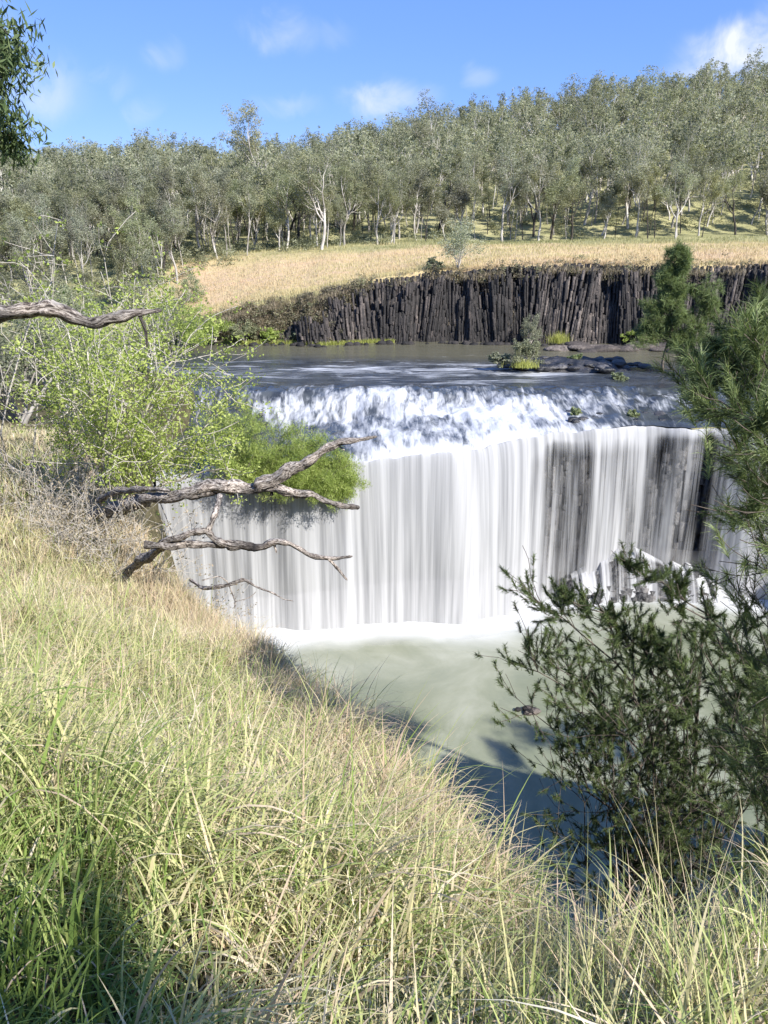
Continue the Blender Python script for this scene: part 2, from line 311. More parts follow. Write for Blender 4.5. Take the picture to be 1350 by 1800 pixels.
# ------------------------------------------------------------------ ids
def tag(o, label=None, cat=None, group=None, kind=None):
    for k, v in (('label', label), ('category', cat), ('group', group), ('kind', kind)):
        if v: o[k] = v
    return o
def empty(name, loc, rz=0, sc=1.0):
    o = bpy.data.objects.new(name, None); C.objects.link(o); o.location = loc; o.rotation_euler = (0, 0, rz); o.scale = (sc,)*3; o.empty_display_size = .3; return o
def copy_tree(o, loc, rz, sc, swap=None):
    r = o.copy(); C.objects.link(r); r.location = loc; r.rotation_euler = (0, 0, rz); r.scale = sc if isinstance(sc, tuple) else (sc,)*3
    for ch in o.children:
        c = ch.copy(); C.objects.link(c); c.parent = r
    return r
# ------------------------------------------------------------------ terrain functions
CRP = np.array([  # x, y, z of the grassy brink; inner rise; outer fall
    (90, 0, 42, .3, 2.2), (60, 14, 37, .3, 2.2), (48, 21, 37, .3, 2.3), (36, 25, 36.5, .3, 2.4), (29, 12, 41.5, .3, 2.2), (19, 4, 40.3, .4, 1.8), (8, 2.6, 40.1, .45, 1.6), (3.5, 2.9, 40.2, .5, 1.7), (1.7, 2.75, 39.95, .62, 1.8), (.95, 2.9, 39.75, .6, 1.8), (.62, 3.4, 39.4, .58, 1.8), (.5, 4.3, 39.1, .56, 1.9),  # rightmost points: an unseen bluff, shaped so that it shades the near pool
    (.3, 5.5, 38.4, .5, 1.9), (.10, 7, 37.6, .46, 1.9), (-.8, 10, 36.35, .44, 2.0), (-2.6, 14, 35.2, .42, 2.0), (-4.7, 17.5, 34.0, .42, 2.0), (-6.7, 21, 33.3, .4, 2.2), (-9.5, 27, 32.6, .32, 2.6), (-12.8, 33, 33.0, .2, 3),
    (-16.5, 40, 32.8, .16, 3), (-23, 55, 29.5, .15, 4), (-27.5, 72, 26.5, .12, 5), (-27.5, 90, 25.0, .1, 6), (-28, 104, 24.4, .1, 1.2), (-44, 127, 24.2, .1, .8), (-130, 131, 25, .05, .8)])
def near_h(X, Y):
    X = np.asarray(X, float); Y = np.asarray(Y, float); best = np.full(X.shape, 1e9); out = np.zeros(X.shape)
    for a, b in zip(CRP[:-1], CRP[1:]):
        dx, dy = b[0]-a[0], b[1]-a[1]; L2 = dx*dx+dy*dy
        t = np.clip(((X-a[0])*dx+(Y-a[1])*dy)/L2, 0, 1)
        px, py = a[0]+t*dx, a[1]+t*dy; d = np.hypot(X-px, Y-py); side = dx*(Y-a[1])-dy*(X-a[0])
        z = a[2]+t*(b[2]-a[2]); si = a[3]+t*(b[3]-a[3]); sO = (a[4]+t*(b[4]-a[4]))*(1+.9*ss(45, 30, Y)*ss(-3, 1, -X+6))
        dd = np.minimum(d, 25); h = np.where(side > 0, z+si*dd, z-sO*(np.sqrt(d*d+.35)-.59)*ss(-.1, 1.2, d))
        sg = d < best; best = np.where(sg, d, best); out = np.where(sg, h, out)
    return out, best
# side>0 must be the walker's side of the brink: check with the camera foot
def near_h_fixed(X, Y):
    h, d = near_h(X, Y); return h, d
def NB(X, Y):
    # path runs right->left seen from above with the viewer on its left-hand side
    X = np.asarray(X, float); Y = np.asarray(Y, float)
    h, d = near_h(X, Y)
    h = h+(fbm(X*.5, Y*.5, 3)-.5)*np.clip(.35+d*.15, 0, 2.)+(fbm(X*2.2, Y*2.2, 7)-.5)*.12
    return np.maximum(h, -3)
LIP = np.array([(-25.5, 80.0, 17.8), (-23.5, 80.5, 18.0), (-18, 81.3, 18.2), (-12, 81.5, 18.4), (-5, 82.0, 19.1), (1.7, 82.3, 19.6), (8, 83.0, 20.1), (13, 84.6, 20.4), (17.5, 87.5, 20.8), (22, 90.0, 20.9),
                (28, 91.2, 21.0), (34, 91.6, 21.0), (39, 91.0, 20.9), (43, 90.2, 20.7), (47, 89.0, 20.5), (53, 87, 20.2)])
def resample(P, n):
    d = np.r_[0, np.cumsum(np.linalg.norm(np.diff(P[:, :2], axis=0), axis=1))]
    s = np.linspace(0, d[-1], n); Q = np.stack([np.interp(s, d, P[:, k]) for k in range(P.shape[1])], 1)
    k = np.exp(-np.linspace(-2, 2, 21)**2); k /= k.sum(); w_ = 10
    Qp = np.vstack([np.repeat(Q[:1], w_, 0), Q, np.repeat(Q[-1:], w_, 0)])
    return s, np.stack([np.convolve(Qp[:, j], k, 'valid') for j in range(Q.shape[1])], 1)
def cliff_y(x):   # plan line of the far basalt wall
    x = np.asarray(x, float); return 151+2.0*np.sin(x*.06+1)+(fbm(x*.09, x*0, 5)-.5)*7+ss(-10, -60, x)*6-ss(50, 110, x)*14
def cliff_top(x):
    x = np.asarray(x, float); return np.interp(x, [-130, -60, -38, -20, 0, 8, 25, 60, 120, 200], [24.5, 24.5, 26.2, 31, 34.6, 35.6, 37.0, 37.3, 38, 39])+(fbm(x*.12, x*0+3, 9)-.5)*1.2
def T(x, y):
    x = np.asarray(x, float); y = np.asarray(y, float)
    ct = cliff_top(x); cy = cliff_y(x)+1.5
    d = y-cy; a = np.arctan2(x, y)
    tl = np.interp(a, [-.6, -.3, -.12, .1, .5, .8], [33, 35.5, 38.5, 40.5, 41.0, 41])   # level at the tree line
    z = ct+(tl-ct)*ss(-6, 62, d)
    rid = np.interp(a, [-.62, -.5, -.42, -.3, -.18, -.05, .05, .15, .3, .42, .5, .7], [57, 59, 63, 66, 66, 72, 82, 91, 101, 109, 112, 115])
    e = np.clip((y-225)/(450-225), 0, 1.4); z = z+(rid-tl)*(e*.75+.25*e*e)*(e < 1)+(e >= 1)*(rid-tl)*(1-(e-1)*.8)
    z = z+(fbm(x*.012, y*.012, 21)-.5)*14*ss(20, 120, d)+(fbm(x*.15, y*.15, 22)-.5)*.9*ss(0, 10, d)
    lb = ss(-36, -58, x)                                       # left: the wall becomes a sloping bank
    z = np.where(d < 0, 15.5, z); z = np.where((d > -.1) & (lb > 0), z-(z-22)*lb*(1-ss(0, 22, d)), z)
    # right side bank beside the falls
    rb = ss(56, 68, x)*ss(132, 122, y); z = np.where(y < 134, np.where(x > 40, 15.5*(1-rb)+rb*(23+(fbm(x*.1, y*.1, 4))*3), z), z)
    lipy = np.interp(x, LIP[:14, 0], LIP[:14, 1]); lo = (y < lipy+8) & (x < 56); z = np.where(lo, -4, z)
    z = np.where((y < 128) & (x < -28), -4, z)
    z = np.where((y < 84) & (x < 60+(82-y)*.35), -4, z)
    return z
def gx(a): return np.unique(np.concatenate(a))
# ------------------------------------------------------------------ SETTING
# near bank
xs = gx([np.arange(-135, -30, 3.), np.arange(-30, -8, .8), np.arange(-8, 6, .2), np.arange(6, 24, .9), np.arange(24, 62, 4.)])
ys = gx([np.arange(-25, -2, 2.), np.arange(-2, 12, .2), np.arange(12, 42, .6), np.arange(42, 134, 1.5)])
Xg, Yg = np.meshgrid(xs, ys, indexing='ij'); Zg = NB(Xg, Yg)
me = mesh('ground', np.stack([Xg, Yg, Zg], -1).reshape(-1, 3), grid(len(xs), len(ys)), smooth=True)
tag(link('ground', me, M['soil']), kind='structure')
# far terrain
xs = gx([np.arange(-1500, -150, 60.), np.arange(-150, -60, 5.), np.arange(-60, 110, 1.5), np.arange(110, 260, 6.), np.arange(260, 1500, 60.)])
ys = gx([np.arange(40, 74, 3.), np.arange(74, 94, 1.), np.arange(94, 140, 3.), np.arange(140, 172, .8), np.arange(172, 240, 3.), np.arange(240, 560, 8.), np.arange(560, 3000, 120.)])
Xg, Yg = np.meshgrid(xs, ys, indexing='ij'); Zg = T(Xg, Yg)
wood = ss(44, 62, Yg-cliff_y(Xg)+(fbm(Xg*.05, Yg*.05, 31)-.5)*30)
lb = ss(-30, -55, Xg)*ss(170, 150, Yg); wood = np.maximum(wood, lb); wood = np.maximum(wood, ss(-.245, -.28, Xg/np.maximum(Yg, 1)+(fbm(Xg*.1, Yg*.1, 33)-.5)*.06))
wood = np.maximum(wood, .8*ss(6, 1, Yg-cliff_y(Xg))*ss(2, -16, Xg))
wood = np.maximum(wood, (Yg < 140).astype(float))
me = mesh('terrain', np.stack([Xg, Yg, Zg], -1).reshape(-1, 3), grid(len(xs), len(ys)), {'wood': wood.ravel()}, smooth=True)
tag(link('terrain', me, M['plateau']), kind='structure')

# columnar basalt: stacked hexagonal prisms
def columns(acc, rng, X, Y, Ztop, Zbot, r0, lean=(0, 0), lowt=None):
    for x, y, zt, zb in zip(X, Y, Ztop, Zbot):
        n = 6; z = zb; k = 0; ph = rng.random(); r = r0*(.8+.5*rng.random()); tc_ = rng.random() if lowt is None else np.clip((lowt-.3)*1.6+.5*(rng.random()-.5), 0, 1)
        while z < zt:
            h = .5+rng.random()**1.5*3.4; z2 = min(z+h, zt); 
            if zt-z2 < .5: z2 = zt
            ox, oy = rng.normal(size=2)*r*.35; th = (np.arange(n)+ph)/n*2*np.pi
            rr = r*(.88+.2*rng.random(n))
            jx = lean[0]*(z-zb); jx2 = lean[0]*(z2-zb); tl = (rng.random(2)-.5)*.5
            b = np.stack([x+ox+jx+rr*np.cos(th), y+oy+rr*np.sin(th), np.full(n, z-.1)], 1)
            t_ = np.stack([x+ox+jx2+rr*.94*np.cos(th), y+oy+rr*.94*np.sin(th), z2+tl[0]*rr*np.cos(th)+tl[1]*rr*np.sin(th)], 1)
            V = np.vstack([b, t_]); Q = [[i, (i+1) % n, n+(i+1) % n, n+i] for i in range(n)]+[[6, 7, 8, 9], [9, 10, 11, 6]]
            acc.add(V, Q, np.clip(tc_*.5+rng.random()*.5, 0, 1)); z = z2
rng = np.random.default_rng(11)
acc = Acc(); x = -50.
while x < 125:
    cy = float(cliff_y(x)); lf_ = float(ss(0, -35, x)); ct = float(T(x, cy+3.2))
    ln_ = -.25*lf_+.10*math.sin(x*.23)+.05*math.sin(x*.9)
    for row in range(6):
        st = row*(.6+1.1*lf_); h_ = fbm(x*.5, row*2.3, 8); blk = math.floor(fbm(x*.35, row*4.1, 43)*7)/7
        top = ct-(5-row)*(.25+1.6*lf_+1.3*max(0, h_-.45)*2)-rng.random()*(.7 if row < 5 else .4)
        if row < 4: top = 22+(top-22)*min(1, .25+1.5*math.floor(fbm(x*.55, row*3.7, 44)*6)/6)+rng.random()*.6
        bulge = (fbm(x*.13, row*.5, 41)-.5)*5.5+(blk-.5)*2.4
        columns(acc, rng, [x+rng.normal()*.06+row*.17], [cy-2.6+st+(bulge if row < 5 else 0)+rng.normal()*.09], [top], [21.5], .20+.09*rng.random(), lean=(ln_+.012*rng.normal(), 0), lowt=fbm(x*.22, row, 45))
    x += .32
me = acc.mesh('basalt_cliff'); tag(link('basalt_cliff', me, M['basalt']), 'dark cliff of upright basalt columns along the far river bank', 'cliff')
# falls cliff
s_l, LP = resample(LIP, 240); LP[:, 1] += (fbm(s_l*.22, s_l*0, 2, 2)-.5)*2.0; LP[:, 2] += .3+.7*np.interp(LP[:, 0], [-26, 14, 22], [1, 1, 0])+(fbm(s_l*.5, s_l*0, 4)-.5)*.8
tan = np.gradient(LP[:, :2], axis=0); tan /= np.linalg.norm(tan, axis=1)[:, None]; outn = np.stack([tan[:, 1], -tan[:, 0]], 1); outn = np.stack([np.convolve(np.pad(outn[:, j], 15, 'edge'), np.ones(31)/31, 'valid') for j in range(2)], 1)  # towards the pool
acc = Acc(); Sx = s_l[-1]; s = 0
while s < Sx:
    x0, y0, z0 = [np.interp(s, s_l, LP[:, k]) for k in range(3)]; ox, oy = [np.interp(s, s_l, outn[:, k]) for k in range(2)]
    for row in range(3):
        b = (fbm(s*.22, row*2., 51)-.5)*1.2-row*.85-1.9
        columns(acc, rng, [x0+ox*b+rng.normal()*.1], [y0+oy*b+rng.normal()*.1], [z0-1.7+rng.random()*.4], [-2.5], .50)
    s += .7
me = acc.mesh('falls_cliff'); tag(link('falls_cliff', me, M['wet_rock']), 'wet black basalt cliff behind the veils of the waterfall', 'cliff')

# upper river
def riv_foam(x, y, d):
    """amount of white water at a spot; d = distance back from the lip"""
    y = y+(fbm(x*.14, y*.07, 66)-.5)*12; casc = np.exp(-((y-100.5)/5.0)**2)
    casc2 = np.exp(-((y-95)/6)**2)*ss(-14, 2, x)*ss(30, 14, x)
    low = ss(16, 3, d)*np.interp(x, [-25, -14, -6, 1, 20, 30, 40, 50], [.2, .15, .42, 1., .75, .35, .2, .3])
    f = .22+.40*casc*np.interp(x, [-24, -19, -12, 14, 22, 34, 48], [.35, .62, 1, .95, .62, .5, .42])+.18*casc2+.46*low+.20*ss(2.6, .2, d)*ss(31, 27, x)
    rap = np.exp(-((y-118)/11)**2); f = f+.30*rap*ss(50, 12, x)
    f = f-.04*ss(18, 26, x)*(y < 108)
    return f*ss(150, 128, y)**.35
nS = 200; nD = 90
sS = np.linspace(0, Sx, nS); fx = np.linspace(0, 1, nD)
Lx = np.interp(sS, s_l, LP[:, 0]); Ly = np.interp(sS, s_l, LP[:, 1]); Lz = np.interp(sS, s_l, LP[:, 2])
Mx = np.linspace(-31, 52, nS); My = np.full(nS, 110.)
X = Lx[:, None]*(1-fx)+Mx[:, None]*fx; Y = Ly[:, None]*(1-fx)+My[:, None]*fx
D = np.hypot(X-Lx[:, None], Y-Ly[:, None])
lf = ss(20, -12, X)                       # left: one steep step; right: a long ramp
yy = Y+(fbm(X*.16, Y*.05, 61)-.5)*9
st1 = ss(96, 105, yy); st2 = ss(84, 106, yy)
k = lf*st1+(1-lf)*(.45*st2+.55*st1)
Z = Lz[:, None]+(22.95-Lz[:, None])*k-1.0*np.interp(X, [-26, 12, 19, 50], [1, 1, .45, .45])*np.exp(-(D/1.3)**1.1)
rgh = ss(109, 104, Y)*(.35+.65*ss(92, 99, Y))*(ss(.8, 5, D))
Z = Z+rgh*((fbm(X*.55, Y*.35, 63, 5)-.5)*1.5+(fbm(X*1.6, Y*.9, 64, 3)-.5)*.5)
V1 = np.stack([X, Y, Z], -1).reshape(-1, 3); Q1 = grid(nS, nD); f1 = riv_foam(X, Y, D).ravel(); fl1 = ss(104, 109, Y).ravel()
xs = gx([np.arange(-140, -40, 5.), np.arange(-40, 60, 1.), np.arange(60, 140, 5.)]); ys = gx([np.arange(110, 135, 1.), np.arange(135, 160, 2.)])
X, Y = np.meshgrid(xs, ys, indexing='ij'); Z = 22.95+(fbm(X*.3, Y*.5, 65)-.5)*.35*ss(110, 114, Y)*ss(136, 125, Y)
V2 = np.stack([X, Y, Z], -1).reshape(-1, 3); Q2 = grid(len(xs), len(ys))+len(V1)
f2 = riv_foam(X, Y, 40+0*X).ravel(); calm = np.concatenate([np.zeros(len(V1)), ss(126, 138, Y+(X+10)*.12).ravel()])
me = mesh('river', np.vstack([V1, V2]), np.vstack([Q1, Q2]), {'foam': np.r_[f1, f2], 'flat': np.r_[fl1, np.ones(len(V2))], 'calm': calm}, smooth=True)
tag(link('river', me, M['river']), kind='structure')
# pool
xs = np.arange(-45, 110, 1.); ys = np.arange(8, 93, 1.); X, Y = np.meshgrid(xs, ys, indexing='ij')
dl = np.full(X.shape, 1e9)
for px, py in LP[::3, :2]: dl = np.minimum(dl, np.hypot(X-px-.0, Y-py))
dl = dl-2.2; wob = (fbm(X*.14, Y*.14, 71)-.5)*3.2; amt = np.interp(X, [-25, -5, 12, 20, 30, 38, 50], [5.5, 6.0, 7.5, 6.0, 4.0, 5.0, 8])
foam = ss(1.0, 0.02, (dl+wob)/amt)*1.15+.30*ss(3.4, .6, (dl+wob*2.5)/amt)*fbm(X*.09, Y*.2, 73)
me = mesh('pool', np.stack([X, Y, (fbm(X*.2, Y*.2, 72)-.5)*.08], -1).reshape(-1, 3), grid(len(xs), len(ys)), {'foam': foam.ravel()}, smooth=True)
tag(link('pool', me, M['pool']), kind='structure')
# falling water
def fall_sheet(name, mat, n, back, thrust, dens, seed, par=None, top=.10):
    sS = np.linspace(0, Sx, n); nz_ = 56; f = np.linspace(0, 1, nz_)**2.0
    x = np.interp(sS, s_l, LP[:, 0]); y = np.interp(sS, s_l, LP[:, 1]); z = np.interp(sS, s_l, LP[:, 2]); ox = np.interp(sS, s_l, outn[:, 0]); oy = np.interp(sS, s_l, outn[:, 1])
    th = thrust*(.75+.5*fbm(sS*.3, sS*0, seed))+1.2*np.exp(-((x-11)/4.5)**2)+.5*np.exp(-((x-26)/3)**2)
    rib = (fbm(sS*1.3, sS*0, seed+5, 3)-.5)*.10
    drop = (1-np.sqrt(1-f**.9*.999))                       # curve over the lip
    
    z = z-1.0*np.interp(x, [-26, 12, 19, 50], [1, 1, .45, .45]); zz = (z[:, None]+top)*(1-f)-.2*f
    prog = back+(th[:, None]+rib[:, None])*np.sqrt(np.clip(f, 0, 1))[None, :]
    
    V = np.stack([x[:, None]+ox[:, None]*prog, y[:, None]+oy[:, None]*prog, zz], -1).reshape(-1, 3)
    fw = np.tile(f, (n, 1)); wp = (fbm(sS*.22, sS*0, seed+9)-.5)*5; uv = np.stack([(sS[:, None]+wp[:, None]*(1-(1-fw)**1.6)*.55).ravel(), (zz).ravel()], 1)
    ff = np.tile(f, (n, 1)); de = dens(x[:, None], ff, sS[:, None])+.3*ss(.07, .0, ff); fade = np.ones(ff.shape)
    me = mesh(name, V, grid(n, nz_), {'dens': de.ravel(), 'fade': fade.ravel()}, smooth=True, uv=uv)
    o = link(name, me, mat, par); return o
def d1(x, f, s):
    b = np.interp(x, [-26, -20, -15, -12, -6, 0, 6, 12, 16, 17.5, 19, 23.5, 26, 28.5, 30, 34, 38.5, 40, 42, 44, 47], [.70, .68, .66, .74, .80, .86, .94, 1.0, .90, .68, .42, .46, .66, .62, .52, .52, .44, .34, .58, .80, .74])
    n_ = (fbm(s*.55+f*.5, f*1.1+3, 12)-.5)*.34
    return b+n_+.10*(f-.3)+.30*ss(.16, 0, f)*ss(38, 30, x)
def d2(x, f, s):
    b = np.interp(x, [-26, -15, -6, 0, 12, 18, 23.5, 28.5, 31, 36, 38.5, 40, 43, 47], [.72, .72, .76, .80, .95, .46, .42, .46, .40, .40, .34, .26, .6, .7])
    return b+.08*f+(fbm(s*.4, f*.8+9, 13)-.5)*.25
wf = fall_sheet('waterfall', M['fall'], 460, -.04, 2.0, d1, 81)
tag(wf, 'wide white curtain of falling water dropping into the green pool', 'waterfall')
fall_sheet('inner_veil', M['fall2'], 460, -.3, 1.2, d2, 91, wf, .06)
# mist at the foot of the falls
def mist():
    m, t, o = newmat('mist'); pv = N(t, 'ShaderNodeVolumePrincipled', i={'Anisotropy': .2}); pv.inputs['Color'].default_value = (1, 1, 1, 1)
    co = N(t, 'ShaderNodeTexCoord').outputs['Generated']; sp = N(t, 'ShaderNodeSeparateXYZ'); Lk(t, co, sp.inputs[0])
    g = N(t, 'ShaderNodeMapRange', interpolation_type='SMOOTHSTEP', i={'From Min': 1.0, 'From Max': .0, 'To Min': 0, 'To Max': 1.35}); Lk(t, sp.outputs[2], g.inputs['Value'])
    Lk(t, math_(t, 'MULTIPLY', g.outputs[0], g.outputs[0]), pv.inputs['Density']); Lk(t, pv.outputs[0], o.inputs['Volume']); return m
n = 36; sS = np.linspace(1, Sx-1, n); V = []; sm = resample(LIP, 60)[1]; s_m = np.linspace(0, Sx, 60); kk = np.ones(11)/11; sm = np.stack([np.convolve(np.pad(sm[:, j], 5, 'edge'), kk, 'valid') for j in range(3)], 1); tm = np.gradient(sm[:, :2], axis=0); tm /= np.linalg.norm(tm, axis=1)[:, None]; om = np.stack([tm[:, 1], -tm[:, 0]], 1)
x = np.interp(sS, s_m, sm[:, 0]); y = np.interp(sS, s_m, sm[:, 1]); ox = np.interp(sS, s_m, om[:, 0]); oy = np.interp(sS, s_m, om[:, 1])
prof = [(.0, .02), (7.4, .02), (7.0, .7), (5.8, 2.0), (4.6, 3.6), (3.6, 5.0), (.2, 5.6)]
k = len(prof)
for i in range(n):
    e = math.sin(math.pi*min(1, max(0, i/(n-1))))**.3
    for (a, h) in prof: V.append((x[i]+ox[i]*(.9+(a-.9)*e), y[i]+oy[i]*(.9+(a-.9)*e), .02+(h-.02)*(.2+.8*e)*(.8+.5*float(fbm(i*.2, 1, 6)))))
Q = [[i*k+j, i*k+(j+1) % k, (i+1)*k+(j+1) % k, (i+1)*k+j] for i in range(n-1) for j in range(k)]
Tt = [[0, j, j+1] for j in range(1, k-1)]+[[(n-1)*k, (n-1)*k+j+1, (n-1)*k+j] for j in range(1, k-1)]
me = mesh('mist', V, Q, Ft=Tt); tag(link('mist', me, mist()), kind='stuff')

# ------------------------------------------------------------------ rocks
def rock(acc, rng, c, s, n=10, t=.5):
    th, ph = np.meshgrid(np.linspace(0, 2*np.pi, n, endpoint=False), np.linspace(.02, np.pi-.02, n), indexing='ij')
    d = np.stack([np.cos(th)*np.sin(ph), np.sin(th)*np.sin(ph), np.cos(ph)], -1)
    pl = rng.normal(size=(9, 3)); pl /= np.linalg.norm(pl, axis=1)[:, None]; q = .62+.3*rng.random(9)
    r = np.min(np.stack([np.where((d@p) > .15, qq/np.maximum(d@p, .15), 9) for p, qq in zip(pl, q)]+[np.full(th.shape, 1.05)]), 0)
    V = (d*r[..., None]*np.array(s)+np.array(c)).reshape(-1, 3)
    i = np.arange(n)[:, None]; j = np.arange(n-1)[None]; Q = np.stack([i*n+j, i*n+j+1, ((i+1) % n)*n+j+1, ((i+1) % n)*n+j], -1).reshape(-1, 4)
    acc.add(V, Q, t)
rng = np.random.default_rng(5)
# rocky island above the lip
isl = []; acc = Acc()
X, Y = np.meshgrid(np.arange(-14, 14.1, .35), np.arange(-8, 8.1, .35), indexing='ij')
rr = np.sqrt((X/13.2)**2+(Y/7)**2)+(fbm(X*.25+9, Y*.25, 33)-.5)*.5
Zi = -.6+1.9*ss(1.05, .2, rr)+(fbm(X*.9, Y*.9, 34, 5)-.5)*1.3*ss(1.05, .8, rr)
acc.add(np.stack([X, Y, Zi], -1).reshape(-1, 3), grid(X.shape[0], X.shape[1]), fbm(X*1.2, Y*1.2, 35).ravel())
for k in range(60):
    a = rng.random()*6.28; r = rng.random()**.5; s_ = .35+rng.random()*.9
    rock(acc, rng, (math.cos(a)*r*12, math.sin(a)*r*6.2, .4+.5*(1-r)+rng.random()*.2), (s_*1.3, s_, s_*.5), t=rng.random())
ic = at(1010, 625, 122); me = acc.mesh('rock_island'); o = link('rock_island', me, M['wet_rock']); o.location = (ic[0], 122, 23.0)
tag(o, 'low dark rock island in the river above the falls', 'rock')
# second shelf further up, pale flat rock
acc = Acc()
for k in range(26):
    s_ = .8+rng.random()*1.3; rock(acc, rng, (rng.normal()*6.0, rng.normal()*1.6, rng.random()*.4), (s_*1.7, s_, s_*.45), t=.5+rng.random()*.5)
o = link('rock_shelf', acc.mesh('rock_shelf'), M['basalt']); q = at(1090, 578, 143); o.location = (q[0], 141, 23.0)
tag(o, 'pale flat rock shelf at the foot of the far cliff behind the island', 'rock')
# boulders at the foot of the right part of the fall with their own trickles
acc = Acc()
def ledge_top(xx):
    xx = np.asarray(xx, float); st = np.floor(fbm(xx*.45, xx*0, 3, 3)*6)/6
    return np.clip(6.6*(1-np.abs(at(1115, 1000, 88)[0]-xx)/13)+(st-.5)*4.5, .5, 6.4)
for k in range(420):
    u = 985+rng.random()*275; xx = at(u, 1000, 88)[0]; f = rng.random()**.8; dep = .2+3.6*f; h = float(ledge_top(xx))*(1-(dep/3.95)**2)*(.78+.22*rng.random())
    yb = np.interp(xx, LIP[:13, 0], LIP[:13, 1])
    if h > .3: columns(acc, rng, [xx], [yb-1.3-dep], [h], [-.5], .5)
o = link('boulder_ledge', acc.mesh('boulder_ledge'), M['wet_rock']); tag(o, 'ledge of broken black rock with water pouring over it at the foot of the fall', 'rock')
xv = np.linspace(23.5, 43, 260); st = np.floor(fbm(xv*.55, xv*0, 3, 3)*7)/7; tz = ledge_top(xv); f = np.linspace(0, 1, 24)**1.6
off = 1.9+.5*fbm(xv*.6, xv*0, 8); yl = np.interp(xv, LIP[:13, 0], LIP[:13, 1]); Zv = (tz[:, None]+.25)*(1-f)-.1; Yv = (yl-off)[:, None]-3.5*np.sqrt(f)[None]
de = np.repeat((.55+.6*(fbm(xv*.9, xv*0, 5, 3)-.45))[:, None], 24, 1)+.25*ss(.12, 0, f)[None]+.1*f[None]
vm = mesh('ledge_veil', np.stack([np.repeat(xv[:, None], 24, 1), Yv, Zv], -1).reshape(-1, 3), grid(260, 24), {'dens': de.ravel(), 'fade': np.ones(260*24)}, smooth=True, uv=np.stack([np.repeat(xv, 24)+30, Zv.ravel()], 1))
link('ledge_veil', vm, M['fall2'], wf)
# small rock in the pool
acc = Acc()
for k in range(9):
    s_ = .2+rng.random()*.3; rock(acc, rng, (rng.normal()*.6, rng.normal()*.4, rng.random()*.2), (s_*1.4, s_, s_*.7), t=rng.random())
q = at(925, 1250, 1); r_ = ray(928, 1252); tt = -CAMZ/r_[2]; o = link('pool_rock', acc.mesh('pool_rock'), M['basalt']); o.location = (r_[0]*tt, r_[1]*tt, .1)
tag(o, 'small dark rock breaking the surface of the green pool', 'rock')
# dark rocks poking through the cascade
acc = Acc()
for (u0, u1, v0, v1, nn) in ((415, 470, 690, 740, 14), (1000, 1180, 700, 745, 70), (1120, 1200, 740, 765, 14)):
    for k in range(nn):
        u = u0+rng.random()*(u1-u0); v = v0+rng.random()*(v1-v0); r_ = ray(u, v); tt = (21.9-CAMZ)/r_[2]; s_ = .25+rng.random()*.55
        zz = 21.2 if u > 900 else 21.0
        if r_[1]*tt < np.interp(r_[0]*tt, LIP[:13, 0], LIP[:13, 1])+1.6: continue
        p = (r_[0]*tt, r_[1]*tt, zz+rng.random()*.5-.25); rock(acc, rng, p, (s_*1.5, s_, s_*.8), n=8, t=rng.random()*.7)
tag(link('cascade_rocks', acc.mesh('cascade_rocks'), M['wet_rock']), kind='stuff')

# ------------------------------------------------------------------ TREES
def tree_meshes(seed, H, r, kind='gum', leafn=26, L=.42, W=.14, rad=1.05, sides=6, mats=('gum_bark', 'gum_leaf')):
    rng = np.random.default_rng(seed); paths = []; tips = []
    if kind == 'gum':
        tf = .30+.2*rng.random()
        grow(rng, (0, 0, -.6), (rng.normal()*.07, rng.normal()*.07, 1), H*tf, r, 0, 3, paths, tips, wob=.22, up=.22, kids=(3, 4), kl=.66, spread=.72, nseg=7, start=.62, taper=.6)
    elif kind == 'thin':
        grow(rng, (0, 0, -.6), (rng.normal()*.05, rng.normal()*.05, 1), H*.7, r, 0, 2, paths, tips, wob=.16, up=.2, kids=(5, 6), kl=.36, spread=.7, nseg=9, start=.5, taper=.35)
    elif kind == 'shrub':
        for k in range(6):
            grow(rng, (rng.normal()*.15*r*8, rng.normal()*.15*r*8, -.3), (rng.normal()*.5, rng.normal()*.5, 1), H*.55, r, 1, 3, paths, tips, wob=.3, up=.1, kids=(3, 4), kl=.6, spread=.9, nseg=5, start=.25)
    a = Acc()
    for (P, rd, lv) in paths: tube(a, P, np.maximum(rd, .02 if kind != 'shrub' else .008), max(3, sides-lv), cap=False)
    tp = np.array([t_[0] for t_ in tips]); dens = rng.random(len(tp)); keep = dens > (.16 if kind != 'shrub' else .08); tp = tp[keep]
    lv = leaves(rng, tp, leafn, rad, L, W, .7, .35)
    return a.mesh('trunk', True), mesh('crown', lv[0], lv[1], {'tint': lv[2]}), (a.data(), lv)
def make_tree(name, meshes, mats):
    r = empty(name, (0, 0, 0)); me1, me2, _ = meshes
    link('trunk', me1, M[mats[0]], r); link('crown', me2, M[mats[1]], r); return r
protos = []
for k in range(7):
    ms = tree_meshes(100+k, 19+3*(k % 3), .30+.05*(k % 3), 'gum', 50, .44, .18, 1.35)
    protos.append((make_tree('gum_tree', ms, ('dark_bark' if k in (2, 5) else 'gum_bark', 'gum_leaf')), ms, 'gum'))
for k in range(3):
    ms = tree_meshes(140+k, 18+2*k, .17, 'thin', 50, .40, .16, 1.15)
    protos.append((make_tree('gum_tree', ms, ('gum_bark' if k != 1 else 'dark_bark', 'gum_leaf')), ms, 'thin'))
used = [False]*len(protos)
rng = np.random.default_rng(77)
spots = []
y = 192.
